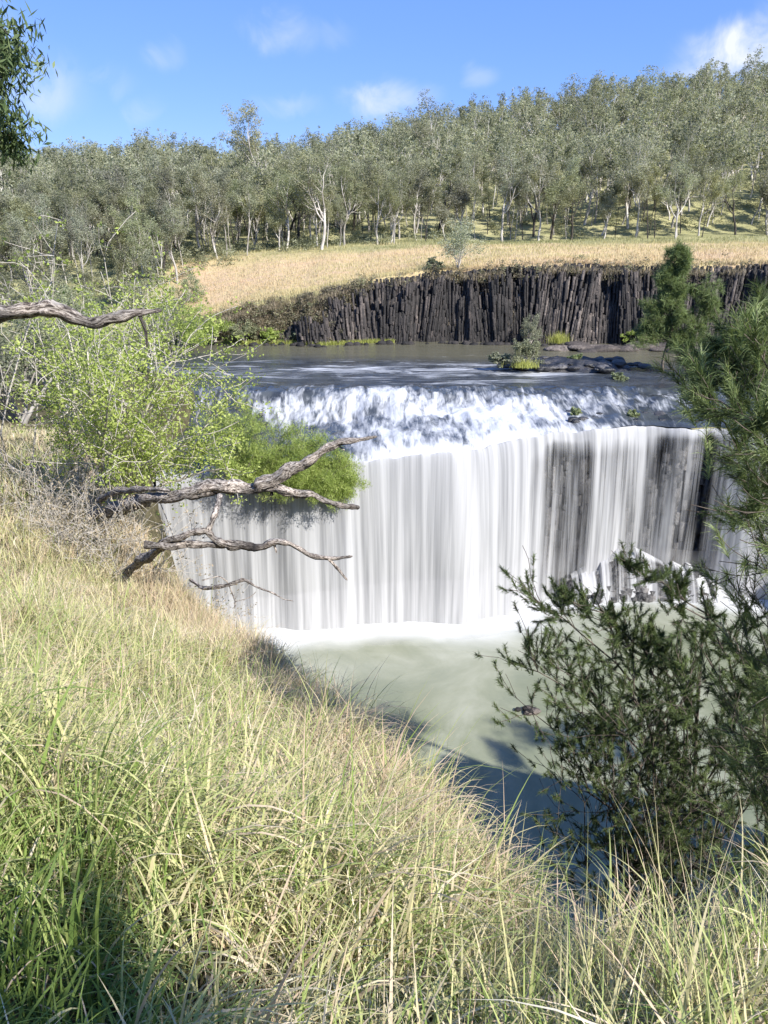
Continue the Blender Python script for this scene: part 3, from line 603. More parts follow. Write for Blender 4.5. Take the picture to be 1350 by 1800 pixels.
while y < 500:
    cell = 6.3 if y < 255 else 8.2
    x = -y*.62
    while x < y*.64:
        px, py = x+(rng.random()-.5)*cell*.95, y+(rng.random()-.5)*cell*.95
        d = py-float(cliff_y(px)); a = math.atan2(px, py)
        edge = np.interp(a, [-.6, -.33, -.22, -.1, 0, .1, .5], [14, 26, 46, 56, 60, 66, 70])+(float(fbm(px*.04, 2, 3))-.5)*16
        if d > edge and (d > edge+30 or rng.random() < .85): spots.append((px, py))
        x += cell
    y += cell
# a belt of nearer trees along the left bank
for k in range(26):
    px = -48-rng.random()*62; py = 162+rng.random()*40
    spots.append((px, py))
spots.sort(key=lambda p: math.hypot(*p)-(8 if p[0] < -40 else 0))
NEAR = 286
col_w = ['far left', 'left', 'middle left', 'middle', 'middle right', 'right', 'far right']
front = []; lst = spots[:NEAR]
rows = {}
for i, (px, py) in enumerate(lst):
    k = int(rng.integers(0, len(protos))) if rng.random() < .6 else int(rng.integers(7, 10))
    root, ms, kd = protos[k]; z = float(T(px, py)); sc = .72+.42*rng.random()
    if px < -40 and py < 205: sc *= .8
    S3 = (sc*(.9+.3*rng.random()), sc*(.9+.3*rng.random()), sc)
    if not used[k]: o = root; used[k] = True; o.location = (px, py, z-.2); o.scale = S3; o.rotation_euler.z = rng.random()*6.28
    else: o = copy_tree(root, (px, py, z-.2), rng.random()*6.28, S3)
    a = px/py; b = 'golden grass' if a > -.25 else 'left river bank'
    dark = k in (2, 5, 8)
    rk = int((math.hypot(px, py)-190)//14); rows.setdefault((rk,), []).append((a, o, dark, kd, sc))
ordn = ['leftmost', 'second from left', 'third from left', 'fourth from left', 'fifth from left', 'sixth from left', 'seventh from left', 'eighth from left', 'ninth from left', 'tenth from left']
wordn = 'first second third fourth fifth sixth seventh eighth ninth tenth eleventh twelfth thirteenth fourteenth fifteenth sixteenth seventeenth eighteenth nineteenth twentieth'.split()
tens = {20: 'twenty', 30: 'thirty', 40: 'forty'}
def ordw(n): return wordn[n-1] if n <= 20 else (tens[n//10*10]+'-'+wordn[n % 10-1] if n % 10 else {30: 'thirtieth', 40: 'fortieth'}[n])
mnr = min(k[0] for k in rows)
for (rk,), L_ in sorted(rows.items()):
    L_.sort(key=lambda t: t[0]); n_ = len(L_)
    for i, (a, o, dark, kd, sc) in enumerate(L_):
        u = 675+a*F; side = 'left' if i < n_/2 else 'right'; j = i if i < n_/2 else n_-1-i
        num = ordw(j+1)
        rowd = 'front row of the forest' if rk <= mnr else f'{ordw(rk-mnr+1)} row back'
        look = ('charred dark-trunked' if dark else 'pale-trunked')+(' slender' if kd == 'thin' else (' broad' if sc > 1 else ' spreading'))
        tag(o, f'{look} gum, {num} from {side} in the {rowd}', 'tree', 'gum trees of the hillside forest')
for (u, v, Y_, sc, lb_) in [(432, 172, 300, 1.25, 'tallest gum breaking the skyline above the middle of the forest'), (782, 152, 330, 1.2, 'open-crowned gum standing out on the skyline right of centre'), (1150, 108, 330, 1.25, 'airy gum high on the skyline below the white cloud'), (1060, 120, 330, 1.1, 'airy gum on the skyline left of the one below the cloud')]:
    p = at(u, v, Y_); z = float(T(p[0], p[1])); hh = p[2]-z
    k = {432: 4, 782: 0, 1150: 6, 1060: 1}[u]; V0 = protos[k][1][2][0][0][:, 2].max(); o = copy_tree(protos[k][0], (p[0], p[1], z-.2), u*.1, (hh/(V0+1.0)*.95,)*2+(hh/(V0+1.0),)); tag(o, lb_, 'tree', 'gum trees of the hillside forest')
# the rest of the far forest: one mass
PT = []; 
for j, (_, ms, kd) in enumerate(protos): PT.append(ms[2])
Va, Qa, Ta, nv = [], [], [], 0; Vb, Qb, Tb, nb = [], [], [], 0
for (px, py) in spots[NEAR:]:
    k = int(rng.integers(0, len(PT))); (tv, tq, tt), (lv, lq, lt) = PT[k]
    z = float(T(px, py)); sc = .75+.4*rng.random(); an = rng.random()*6.28; ca, sa = math.cos(an), math.sin(an)
    m_ = len(lq); sel = rng.random(m_) < .19; idx = lq[sel]; vv = lv[idx.ravel()].reshape(-1, 4, 3); cc = vv.mean(1, keepdims=True); vv = cc+(vv-cc)*2.1
    vv = vv.reshape(-1, 3)*sc; vv = np.stack([vv[:, 0]*ca-vv[:, 1]*sa+px, vv[:, 0]*sa+vv[:, 1]*ca+py, vv[:, 2]+z], 1)
    Va.append(vv); Qa.append(np.arange(len(vv)).reshape(-1, 4)+nv); nv += len(vv)
    Ta.append(np.clip(lt[idx.ravel()]+(rng.random()-.5)*.7, 0, 1))
    t3 = tv*sc; Vb.append(np.stack([t3[:, 0]*ca-t3[:, 1]*sa+px, t3[:, 0]*sa+t3[:, 1]*ca+py, t3[:, 2]+z], 1)); Qb.append(tq+nb); nb += len(t3); Tb.append(tt)
V = np.vstack(Va+Vb); Q = np.vstack(Qa+[q+nv for q in Qb]); Tn = np.concatenate(Ta+Tb)
me = mesh('forest', V, Q, {'tint': Tn}); me.materials.append(M['far_leaf']); me.materials.append(M['gum_bark'])
mi = np.zeros(len(Q), np.int32); mi[sum(len(q) for q in Qa):] = 1; me.polygons.foreach_set('material_index', mi)
tag(link('forest', me), kind='stuff')
print('forest quads', len(Q), 'spots', len(spots))
for k, u_ in enumerate(used):
    if not u_:
        for ch in list(protos[k][0].children): bpy.data.objects.remove(ch)
        bpy.data.objects.remove(protos[k][0])

# shrubs --------------------------------------------------------------
def shrub(name, seed, base, H, leaf, mats, label, cat='shrub', group=None, L=.3, W=.13, n=30, rad=.6, sc=(1, 1, 1)):
    ms = tree_meshes(seed, H, .05+.006*H, 'shrub', n, L, W, rad); r = empty(name, base)
    a, b, _ = ms; link('stem', a, M[mats[0]], r); link('foliage', b, M[mats[1]], r); r.scale = sc; tag(r, label, cat, group); return r
SH = [  # name, pixel of base, Y, height, leaf, label, spread
    ('shrub', (430, 600), 148, 4.2, 'grey_leaf', 'olive shrub at the water edge left of the basalt wall', 1.3),
    ('shrub', (378, 598), 146, 4.6, 'willow_leaf', 'green shrub at the water edge below the tawny slope, left of the olive one', 1.3),
    ('shrub', (330, 600), 146, 5.5, 'grey_leaf', 'grey-green shrub at the left end of the visible far shore', 1.2),
    ('shrub', (480, 600), 149, 2.6, 'willow_leaf', 'low green shrub where the sloping bank meets the first columns', 1.5),
    ('shrub', (520, 600), 149, 2.2, 'grey_leaf', 'low grey shrub at the water line below the leaning columns', 1.5),
    ('shrub', (330, 500), 172, 6.0, 'grey_leaf', 'tall thin shrub on the tawny slope above the left shore', 1.0),
    ('shrub', (290, 560), 158, 6.5, 'grey_leaf', 'grey bush half hidden behind the lime-leaved bush', 1.3),
    ('shrub', (808, 486), 153, 9.5, 'pale_leaf', 'round grey-green shrub on the brink of the basalt cliff', 1.25),
    ('shrub', (765, 478), 154, 2.4, 'grey_leaf', 'low bush on the cliff brink beside the round grey-green shrub', 1.2),
    ('shrub', (925, 640), 118, 4.3, 'grey_leaf', 'feathery olive shrub on the near left end of the rock island', .8),
    ('shrub', (875, 640), 119, 2.2, 'grey_leaf', 'low olive shrub at the left tip of the rock island', 1.1),
    ('shrub', (932, 602), 147, 5.6, 'grey_leaf', 'tall wispy sapling behind the rock island', .6),
    ('shrub', (1010, 640), 122, 1.8, 'grey_leaf', 'small twiggy bush in the middle of the rock island', 1.0),
    ('shrub', (1085, 672), 112, 1.6, 'grey_leaf', 'small green bush growing in the rapids below the island', 1.1),
    ('shrub', (1008, 742), 95, 1.3, 'grey_leaf', 'tiny green tuft on the rocks at the brink of the fall', 1.0),
    ('shrub', (1115, 740), 94.5, 1.1, 'grey_leaf', 'small green tuft on the wet rocks right of the brink', 1.2),
    ('shrub', (1120, 602), 147, 3.4, 'willow_leaf', 'green bush beside the tall she-oak on the right bank', 1.3),
]
for i, (nm, (u, v), Y_, H, lf_, lb_, sp) in enumerate(SH):
    p = at(u, v, Y_)
    if Y_ >= 150 and v < 590:
        if p[1] < cliff_y(p[0])+2.8: p[1] = float(cliff_y(p[0]))+2.8
        p[2] = float(T(p[0], p[1]))-.1
    if Y_ < 98: p[2] = 21.4
    shrub(nm, 300+i, tuple(p), H, None, ('pale_bark', lf_), lb_, sc=(sp, sp, 1), L=.3, W=.13, n=34, rad=.13*H)
# tussocks of bright grass on the island
def tussock(u, v, Y_, h, label, n=500, spread=.9):
    rng = np.random.default_rng(int(u)); p = at(u, v, Y_)
    V, Q, Tt = blades(rng, rng.normal(size=(n, 3))*np.array([spread, spread*.6, .03]), h, .05, .8, .45+.2*rng.random(n))
    o = link('tussock', mesh('tussock', V, Q, {'tint': Tt}), M['dry_green']); o.location = tuple(p); tag(o, label, 'grass tussock', 'tussocks by the rapids')
def blades(rng, P, h, wd, bend, tint, lean=None, nl=4, widths=None, heights=None, basedir=None):
    m = len(P); hh = (h*(.55+.8*rng.random(m))) if heights is None else heights
    an = rng.random(m)*2*np.pi; ld = np.stack([np.cos(an), np.sin(an), 0*an], 1)
    if lean is not None: ld = ld*.8+np.asarray(lean); ld /= np.linalg.norm(ld, axis=1)[:, None]+1e-6
    bd_ = (bend*(.3+1.1*rng.random(m)))[:, None]
    sd = np.stack([-ld[:, 1], ld[:, 0], 0*an], 1); tw = rng.normal(size=m)*.6; sd = sd*np.cos(tw)[:, None]+ld*np.sin(tw)[:, None]
    up = np.array([0, 0, 1.]); w_ = (wd*(.5+rng.random(m)) if widths is None else widths)[:, None]
    Vs = []
    pos = P.copy(); 
    for k in range(nl+1):
        f = k/nl
        wk = w_*(1-f**1.6)*.5*(.75+.25*min(1, f*4)) if k < nl else w_*0.02
        Vs.append(pos-sd*wk); Vs.append(pos+sd*wk)
        ang = bd_*(f+.12)*1.35
        pos = pos+(up*np.cos(ang)+ld*np.sin(ang))*(hh/nl)[:, None]
    V = np.stack(Vs, 1); n2 = 2*(nl+1)
    b = np.arange(m)[:, None, None]*n2; kk = (np.arange(nl)*2)[None, :, None]; Q = (b+kk+np.array([0, 1, 3, 2])[None, None]).reshape(-1, 4)
    return V.reshape(-1, 3), Q, np.repeat(tint, n2)
M['dry_green'] = mat_leaf('tussock grass', [(0, (.2, .26, .06)), (.5, (.45, .48, .14)), (1, (.62, .58, .24))], .35)
tussock(982, 603, 147, 1.9, 'yellow-green grass tussock on the far side of the rock island')
tussock(922, 646, 117, 1.3, 'yellow-green grass tussock at the near waterline of the rock island')
tussock(742, 606, 131, .9, 'pale grass tussock on the right end of the island rocks') if False else None
# golden grass on the plateau
rng = np.random.default_rng(9); n = 60000
px = rng.random(n)*190-62; py = cliff_y(px)+.4+rng.random(n)**1.7*70; pz = T(px, py)
keep = (px > -52) & (np.abs(px/py) < .62); px, py, pz = px[keep], py[keep], pz[keep]
ti = np.clip(.25+.75*fbm(px*.06, py*.09, 13)+.25*(rng.random(len(px))-.5)+.15*ss(0, 20, px)*0, 0, 1)
dd = py-cliff_y(px); ti = np.clip(ti*1.1-.55*ss(26, 60, dd)+(fbm(px*.03, py*.08, 14)-.5)*.9, 0, 1)
V, Q, Tt = blades(rng, np.stack([px, py, pz-.05], 1), .75, .10, .9, ti, nl=2)
tag(link('dry_grass', mesh('dry_grass', V, Q, {'tint': Tt}), M['dry_grass']), kind='stuff')
# scrubby dry grass clinging to the left end of the wall
n = 60000; px = -50+rng.random(n)**1.1*75; f = rng.random(n); k_ = rng.random(n) < (ss(8, -30, px)*.8+.08); px = px[k_]; f = f[k_]
cy = cliff_y(px); ct = cliff_top(px); f2 = .25+.75*f; P = np.stack([px, cy-2.9+2.3*f2+1.6*ss(0, -30, px)*f2, 22.6+(ct-22.6)*f2-.2], 1)
msk = fbm(px*.3, P[:, 2]*.3, 15) > .5-.15*ss(6, -22, px); P = P[msk]
n = 34000; pe = -40+rng.random(n)*160; ye = cliff_y(pe)+.2+rng.normal(size=n)*1.3; P2 = np.stack([pe, ye, np.maximum(T(pe, ye), cliff_top(pe)-1.6+.9*rng.random(n))-.1], 1); P = np.vstack([P, P2[fbm(pe*.3, pe*0, 19) > .40]])
V, Q, Tt = blades(rng, P, .75, .07, 1.2, np.clip(.3+.6*rng.random(len(P)), 0, 1), lean=(0, -.5, 0), nl=2)
M['wall_grass'] = mat_leaf('withered grass', [(0, (.14, .13, .07)), (.5, (.30, .25, .17)), (1, (.46, .38, .28))], .25)
tag(link('cliff_grass', mesh('cliff_grass', V, Q, {'tint': Tt}), M['wall_grass']), kind='stuff')
# reeds on the far waterline
n = 9000; px = -60+rng.random(n)*62; P = np.stack([px, cliff_y(px)-3.4-rng.random(n)*.8+.5*ss(-10, -45, px), np.full(n, 22.9)], 1)
P = P[(fbm(px*.2, px*0, 16) > .42)]
V, Q, Tt = blades(rng, P, .8, .07, .8, np.clip(.1+.6*rng.random(len(P)), 0, 1), nl=2)
tag(link('waterline_grass', mesh('waterline_grass', V, Q, {'tint': Tt}), M['dry_green']), kind='stuff')

# lime-leaved bush on the left bank -------------------------------------
def bush_from(name, base, limbs, seed, leafmat, barkmat, label, cat, L, W, n, rad, tv=.6, sub=2, kl=.42, r0=.07, kids=(3, 5), droop=.3, group=None, tmin=.012):
    rng = np.random.default_rng(seed); a = Acc(); tips = []
    base = np.asarray(base, float)
    for (end, r, lean) in limbs:
        end = np.asarray(end, float); v = end-base; Ln = np.linalg.norm(v); k = 8; P = []
        off = rng.normal(size=3)*Ln*.06
        for i in range(k+1):
            f = i/k; P.append(base+v*f+np.array([0, 0, 1.])*lean*math.sin(f*math.pi)*Ln+off*math.sin(f*math.pi*1.7)+rng.normal(size=3)*Ln*.012)
        P = np.array(P); rad_ = r*(1-.75*np.linspace(0, 1, k+1)); tube(a, P-base, rad_, 6, rough=.25, rng=rng)
        for i in range(3, k+1):
            for q in range(2 if i < k else 3):
                paths = []; tp = []
                dr = unit(unit(P[i]-P[i-1])*.6+rng.normal(size=3)*.8+np.array([0, 0, .15]))
                grow(rng, P[i]-base, dr, Ln*kl*(.5+.6*rng.random()), rad_[i]*.55, 0, sub-1, paths, tp, wob=.35, up=.05, kids=kids, kl=.6, spread=.9, nseg=4, start=.3)
                for (pp, rd, lv) in paths: tube(a, pp, np.maximum(rd, tmin), 4, cap=False)
                tips += [t_[0] for t_ in tp]
    r = empty(name, tuple(base)); lv = leaves(rng, np.array(tips), n, rad, L, W, .8, droop, .5, tv)
    link('stem', a.mesh('stem', True), M[barkmat], r); link('foliage', mesh('foliage', lv[0], lv[1], {'tint': lv[2]}), M[leafmat], r)
    tag(r, label, cat, group); print(name, len(tips), len(lv[1])); return r
Yb = 27; base = at(170, 800, Yb+1); base[2] = float(NB(base[0], base[1]))-.2
lim = [(at(u, v, Yb+dy), .09, .06) for (u, v, dy) in [(60, 640, 1), (100, 560, 2), (160, 600, 0), (240, 600, 1), (300, 640, 0), (350, 680, -1), (385, 740, 0), (330, 760, 1), (250, 700, -2), (180, 690, -3), (400, 810, 0), (290, 800, -2), (220, 560, 3), (330, 620, 3), (120, 700, 2)]]
bush_from('lime_bush', base, lim, 41, 'lime_leaf', 'pale_bark', 'large bush with bright lime-green leaves and pale branches left of the falls', 'bush', .115, .07, 23, .44, kl=.27, sub=2, kids=(2, 3))
# bare saplings with few leaves sticking out above it
for j, (u0, v0, u1, v1, lb_) in enumerate([(255, 545, 120, 410, 'pale leafless sapling leaning left above the lime bush'), (130, 600, 250, 470, 'thin bare sapling rising right above the lime bush'), (40, 640, 60, 400, 'thin pale sapling with few yellow leaves at the left edge')]):
    b0 = at(u0, v0+180, 31); b0[2] = max(float(NB(b0[0], b0[1]))-.2, 0)
    bush_from('bare_sapling', b0, [(at(u1, v1, 31), .05, .03), (at((u0+u1)/2+30, v1+50, 31.5), .035, .02), (at((u0+u1)/2-40, v1+80, 30.5), .03, .02)], 60+j, 'lime_leaf', 'pale_bark', lb_, 'sapling', .16, .1, 3, .25, kl=.13, kids=(2, 3), sub=1, group='bare saplings on the left bank')
# soft green shrubs leaning over the left end of the fall
for j, (u, v, Y_, wd, hh, lb_) in enumerate([(515, 868, 78, 9, 6, 'soft green shrub overhanging the left brink of the fall'), (575, 870, 79, 6, 4.4, 'smaller green shrub nearest the falling water'), (445, 850, 78, 8, 7, 'green shrub on the brink behind the lime-leaved bush')]):
    b0 = at(u, v, Y_)-np.array([0, 0, .8]); b0[1] += 1.0
    lim = [((b0[0]+dx*wd*.5, b0[1]+dy, b0[2]+dz*hh), .08, .05) for dx, dy, dz in [(-1, 0, .5), (-.6, -1, .85), (-.2, .5, 1), (.25, -.6, .95), (.6, .4, .8), (1, -.3, .45), (.1, -2, .6), (-.4, -2, .4), (.7, -1.5, .3)]]
    bush_from('river_shrub', b0, lim, 80+j, 'willow_leaf', 'oak_bark', lb_, 'shrub', .40, .045, 44, .75, kl=.36, kids=(2, 3), droop=1.2, group='green shrubs on the left brink', tmin=.02)
# trees and bushes of the left bank, middle distance
rng = np.random.default_rng(15)
LB = [(15, 560, 60, 10, 'grey_leaf', 'bushy grey-green tree at the left edge above the broken limb'), (95, 560, 75, 10.5, 'grey_leaf', 'dense olive tree behind the lime bush'), (160, 540, 88, 10.5, 'gum_leaf', 'dull green tree behind the bare saplings'),
      (255, 560, 105, 12, 'gum_leaf', 'dark green tree standing at the bend of the river'), (205, 560, 110, 15, 'gum_leaf', 'tall soft-crowned tree on the left bank'), (40, 560, 100, 17, 'gum_leaf', 'tall grey tree rising at the left edge of the forest'),
      (120, 560, 125, 17, 'gum_leaf', 'tall pale-green tree behind the olive tree on the left bank'), (300, 575, 132, 9, 'willow_leaf', 'small green tree on the left bank tip'), (-60, 560, 80, 14, 'gum_leaf', 'tree just left of the frame edge on the near bank'), (265, 540, 128, 14, 'gum_leaf', 'slim grey tree near the bend of the river')]
for i, (u, v, Y_, H, lf_, lb_) in enumerate(LB):
    p = at(u, v, Y_); p[2] = float(NB(p[0], p[1])) if Y_ < 130 else 23.5
    ms = tree_meshes(400+i, H*1.05, .12+.01*H, 'shrub' if H < 12 else 'gum', 60 if H < 12 else 34, .30, .12, 1.0 if H < 12 else .95)
    r = empty('bank_tree', tuple(p)); link('trunk', ms[0], M['gum_bark'], r); link('crown', ms[1], M[lf_], r)
    tag(r, lb_, 'tree', 'trees along the left bank')

# she-oaks ------------------------------------------------------------------
def needles(rng, tips, dirs, n, L, wd, t0=.5, tv=.5, cone=.58):
    tips = np.asarray(tips); dirs = np.asarray(dirs); m = len(tips)*n
    p = np.repeat(tips, n, 0); d = np.repeat(dirs, n, 0); p = p-d*(rng.random(m)*L*2.2)[:, None]
    a = d*.8+rng.normal(size=(m, 3))*cone*.6; a /= np.linalg.norm(a, axis=1)[:, None]
    l = (L*(.6+.7*rng.random(m)))[:, None]; sd = np.cross(a, rng.normal(size=(m, 3))); sd /= np.linalg.norm(sd, axis=1)[:, None]
    g = np.array([0, 0, -1.]); p1 = p+a*l*.5; a2 = a+g*.45; a2 /= np.linalg.norm(a2, axis=1)[:, None]; p2 = p1+a2*l*.5
    w_ = wd*(.7+.6*rng.random(m))[:, None]*.5
    V = np.stack([p-sd*w_, p+sd*w_, p1+sd*w_, p1-sd*w_, p2-sd*w_*.4, p2+sd*w_*.4], 1).reshape(-1, 3)
    b = np.arange(m)[:, None, None]*6; Q = (b+np.array([[0, 1, 2, 3], [3, 2, 5, 4]])[None]).reshape(-1, 4)
    ct = rng.random(len(tips)); t = np.clip(t0+tv*(np.repeat(ct, n)-.5)+.25*(rng.random(m)-.5), 0, 1)
    return V, Q, np.repeat(t, 6)
def sheoak(name, base, top, boughs, seed, label, nL=.2, nW=.006, nn=44, r0=.16, kl=.3, t0=.45, tv=.6, group=None, twig=.006, subs=2, dens=1.0, per=3):
    rng = np.random.default_rng(seed); base = np.asarray(base, float); top = np.asarray(top, float)-base; a = Acc(); k = 12
    P = np.array([top*(i/k)+rng.normal(size=3)*.012*np.linalg.norm(top)*(0 < i < k) for i in range(k+1)]); rd = r0*(1-.8*np.linspace(0, 1, k+1)); tube(a, P, rd, 9, rough=.15, rng=rng)
    tp, dr = [], []
    for (f, end, r) in boughs:
        s0 = top*f; x = f*k; s0 = np.array([np.interp(x, np.arange(k+1), P[:, j]) for j in range(3)]); e = np.asarray(end, float)-base; v = e-s0; Ln = np.linalg.norm(v); q = 9; B = []
        for i in range(q+1):
            g = i/q; B.append(s0+v*g+np.array([0, 0, 1.])*Ln*.09*math.sin(g*math.pi)+rng.normal(size=3)*Ln*.013*(i > 0))
        B = np.array(B); br = r*(1-.8*np.linspace(0, 1, q+1)); tube(a, B, br, 6, rough=.15, rng=rng)
        for i in range(2, q+1):
            for z in range(per if i < q else per+1):
                paths, t_ = [], []; d0 = unit(unit(B[i]-B[i-1])*.9+rng.normal(size=3)*.75+np.array([0, 0, .2]))
                grow(rng, B[i], d0, max(.25, Ln*kl*(.5+.5*rng.random())*(1.15-.5*i/q)), max(twig*1.6, br[i]*.4), 0, subs-1, paths, t_, wob=.3, up=.22, kids=(3, 4), kl=.55, spread=.75, nseg=4, start=.25)
                for (pp, rr_, lv) in paths: tube(a, pp, np.maximum(rr_, twig), 3, cap=False)
                for (c, d) in t_:
                    if rng.random() < dens: tp.append(c); dr.append(unit(d+np.array([0, 0, .25])))
    r = empty(name, tuple(base)); V, Q, Tt = needles(rng, tp, dr, nn, nL, nW, t0, tv)
    link('trunk', a.mesh('trunk', True), M['oak_bark'], r); link('foliage', mesh('foliage', V, Q, {'tint': Tt}), M['needle'], r)
    tag(r, label, 'tree', group); print(name, len(tp), len(Q)); return r
# near one at the right edge: trunk outside the frame, boughs reaching in
bA = np.array([5.6, 7.2, 0]); bA[2] = float(NB(5.6, 7.2))-.3
bo = [(at(1320, 585, 7.4), .82), (at(1275, 600, 8.2), .86), (at(1225, 700, 7.6), .72), (at(1260, 690, 7), .7), (at(1340, 640, 6.8), .75), (at(1285, 745, 6.3), .62), (at(1375, 770, 6), .6), (at(1375, 860, 6), .5),
      (at(1350, 920, 6.6), .42), (at(1385, 990, 6), .4), (at(1370, 1080, 6.2), .3), (at(1380, 620, 7.5), .85), (at(1390, 880, 6.5), .55), (at(1330, 600, 8.5), .84), (at(1345, 560, 8), .9), (at(1350, 1050, 6.8), .3), (at(1245, 655, 8.4), .78), (at(1290, 640, 7.8), .8)]
sheoak('she_oak', bA, (5.3, 7.4, 43.3), [(f, e, .03) for e, f in bo], 501, 'nearest she-oak reaching in from the right edge with bright needle tips', nL=.14, nW=.0042, nn=78, r0=.14, kl=.17, t0=.52, tv=1.0, twig=.004, dens=.50)
# lower one on the bank below
bB = np.array([6.0, 13.2, 0]); bB[2] = float(NB(6.0, 13.2))-.3
bo = [(at(953, 1060, 12.6), .86), (at(1008, 1055, 12.8), .92), (at(1048, 1085, 13), .9), (at(938, 1155, 12.4), .8), (at(988, 1185, 12.2), .78), (at(953, 1255, 12), .7), (at(1033, 1255, 11.8), .66), (at(998, 1375, 12), .5), (at(1078, 1345, 11.6), .5),
      (at(1143, 1110, 13.4), .9), (at(1108, 1195, 12), .75), (at(1150, 1265, 11.6), .66), (at(1210, 1205, 11.4), .75), (at(1230, 1355, 11.2), .5), (at(1140, 1425, 11.6), .42), (at(1058, 1435, 12), .4), (at(1320, 1225, 11.8), .7), (at(1320, 1355, 11), .5), (at(1270, 1445, 11), .4),
      (at(1360, 1285, 11.4), .6), (at(1410, 1425, 11), .4), (at(1180, 1495, 11.5), .3), (at(1340, 1505, 11), .28), (at(1108, 1285, 11.6), .6)]
sheoak('she_oak', bB, at(1235, 1110, 13.2), [(f, e, .035) for e, f in bo], 502, 'dark she-oak on the bank below, in front of the pool', nL=.095, nW=.0065, nn=85, r0=.12, kl=.20, t0=.36, tv=.75, twig=.006, dens=.74)
# arching bough of a third, dark against the fall
bC = np.array([9.2, 13.5, 0]); bC[2] = float(NB(9.2, 13.5))-.3
bo = [(at(1110, 995, 12.8), .82), (at(1150, 1010, 12.6), .78), (at(1200, 1085, 12.4), .7), (at(1300, 1120, 11.6), .7), (at(1370, 1150, 12), .66)]
sheoak('she_oak', bC, at(1440, 950, 13.2), [(f, e, .035) for e, f in bo], 503, 'she-oak bough arching from the right edge across the foot of the fall', nL=.10, nW=.0065, nn=80, r0=.14, kl=.12, t0=.28, tv=.5, twig=.006, dens=.7)
# tall one standing by the rapids
b0 = at(1165, 656, 116)
bo = []
rng = np.random.default_rng(4)
for k in range(54):
    f = .2+.79*k/54; an = rng.random()*6.28; ln = (5.0*(1.12-f)**.7)*(.35+.75*rng.random()); bo.append((f, (b0[0]+math.cos(an)*ln, b0[1]+math.sin(an)*ln*.8, b0[2]+f*17.2-.8+rng.random()*2.6), .05))
sheoak('she_oak', b0, (b0[0]+.8, b0[1], b0[2]+18.6), bo, 504, 'tall soft she-oak with pale trunk standing beside the rapids on the right', nL=.8, nW=.035, nn=11, r0=.2, kl=.33, t0=.66, tv=.4, twig=.02, per=2, dens=.7)
b0 = at(1215, 655, 116); bo = []
for k in range(14):
    f = .35+.6*k/14; an = rng.random()*6.28; ln = 2.8*(.6+.5*rng.random()); bo.append((f, (b0[0]+math.cos(an)*ln, b0[1]+math.sin(an)*ln*.8, b0[2]+f*13+.6), .06))
sheoak('she_oak', b0, (b0[0]-1.2, b0[1], b0[2]+14.5), bo, 505, 'thin open she-oak just right of the tall one by the rapids', nL=.8, nW=.035, nn=10, r0=.14, kl=.33, t0=.66, tv=.4, twig=.02, per=1)

# hanging-leaved tree at the upper left: trunk outside the frame
bx = np.array([-9.2, 11.5, 0]); bx[2] = float(NB(-9.2, 11.5))-.3
rng = np.random.default_rng(66); a = Acc(); tips = []
topP = at(-190, -120, 11.5); P = np.array([bx*0+(topP-bx)*(i/10)+rng.normal(size=3)*.06*(i > 0) for i in range(11)]); tube(a, P, .26*(1-.6*np.linspace(0, 1, 11)), 10, rough=.2, rng=rng)
for (u, v, Y_, f) in [(-45, 80, 10.5, .8), (-60, 30, 10, .9), (-45, 150, 11, .75), (-30, 120, 10.5, .8), (-60, 60, 11, .9), (-90, 200, 11, .7), (-40, 200, 11.5, .7), (-150, -60, 10, .95)]:
    e = at(u, v, Y_)-bx; s0 = P[int(f*10)]; B = np.array([s0+(e-s0)*g+np.array([0, 0, .5])*math.sin(g*math.pi) for g in np.linspace(0, 1, 7)]); tube(a, B, .05*(1-.8*np.linspace(0, 1, 7)), 5)
    for i in range(2, 7):
        for z in range(3):
            pp_, t_ = [], []; grow(rng, B[i], unit(rng.normal(size=3)+np.array([.3, 0, -.3])), .55, .014, 0, 1, pp_, t_, wob=.3, up=-.35, kids=(2, 3), kl=.6, nseg=4, start=.3)
            for (q, rr_, l) in pp_: tube(a, q, np.maximum(rr_, .004), 3, cap=False)
            tips += [c for c, d in t_]
r = empty('overhanging_tree', tuple(bx)); lv = leaves(rng, np.array(tips), 34, .22, .14, .03, 1, 1.3, .5, .8)
link('trunk', a.mesh('trunk', True), M['oak_bark'], r); link('foliage', mesh('foliage', lv[0], lv[1], {'tint': lv[2]}), M['dark_leaf'], r)
tag(r, 'tree outside the left edge whose hanging dark leaves enter the upper left corner', 'tree')

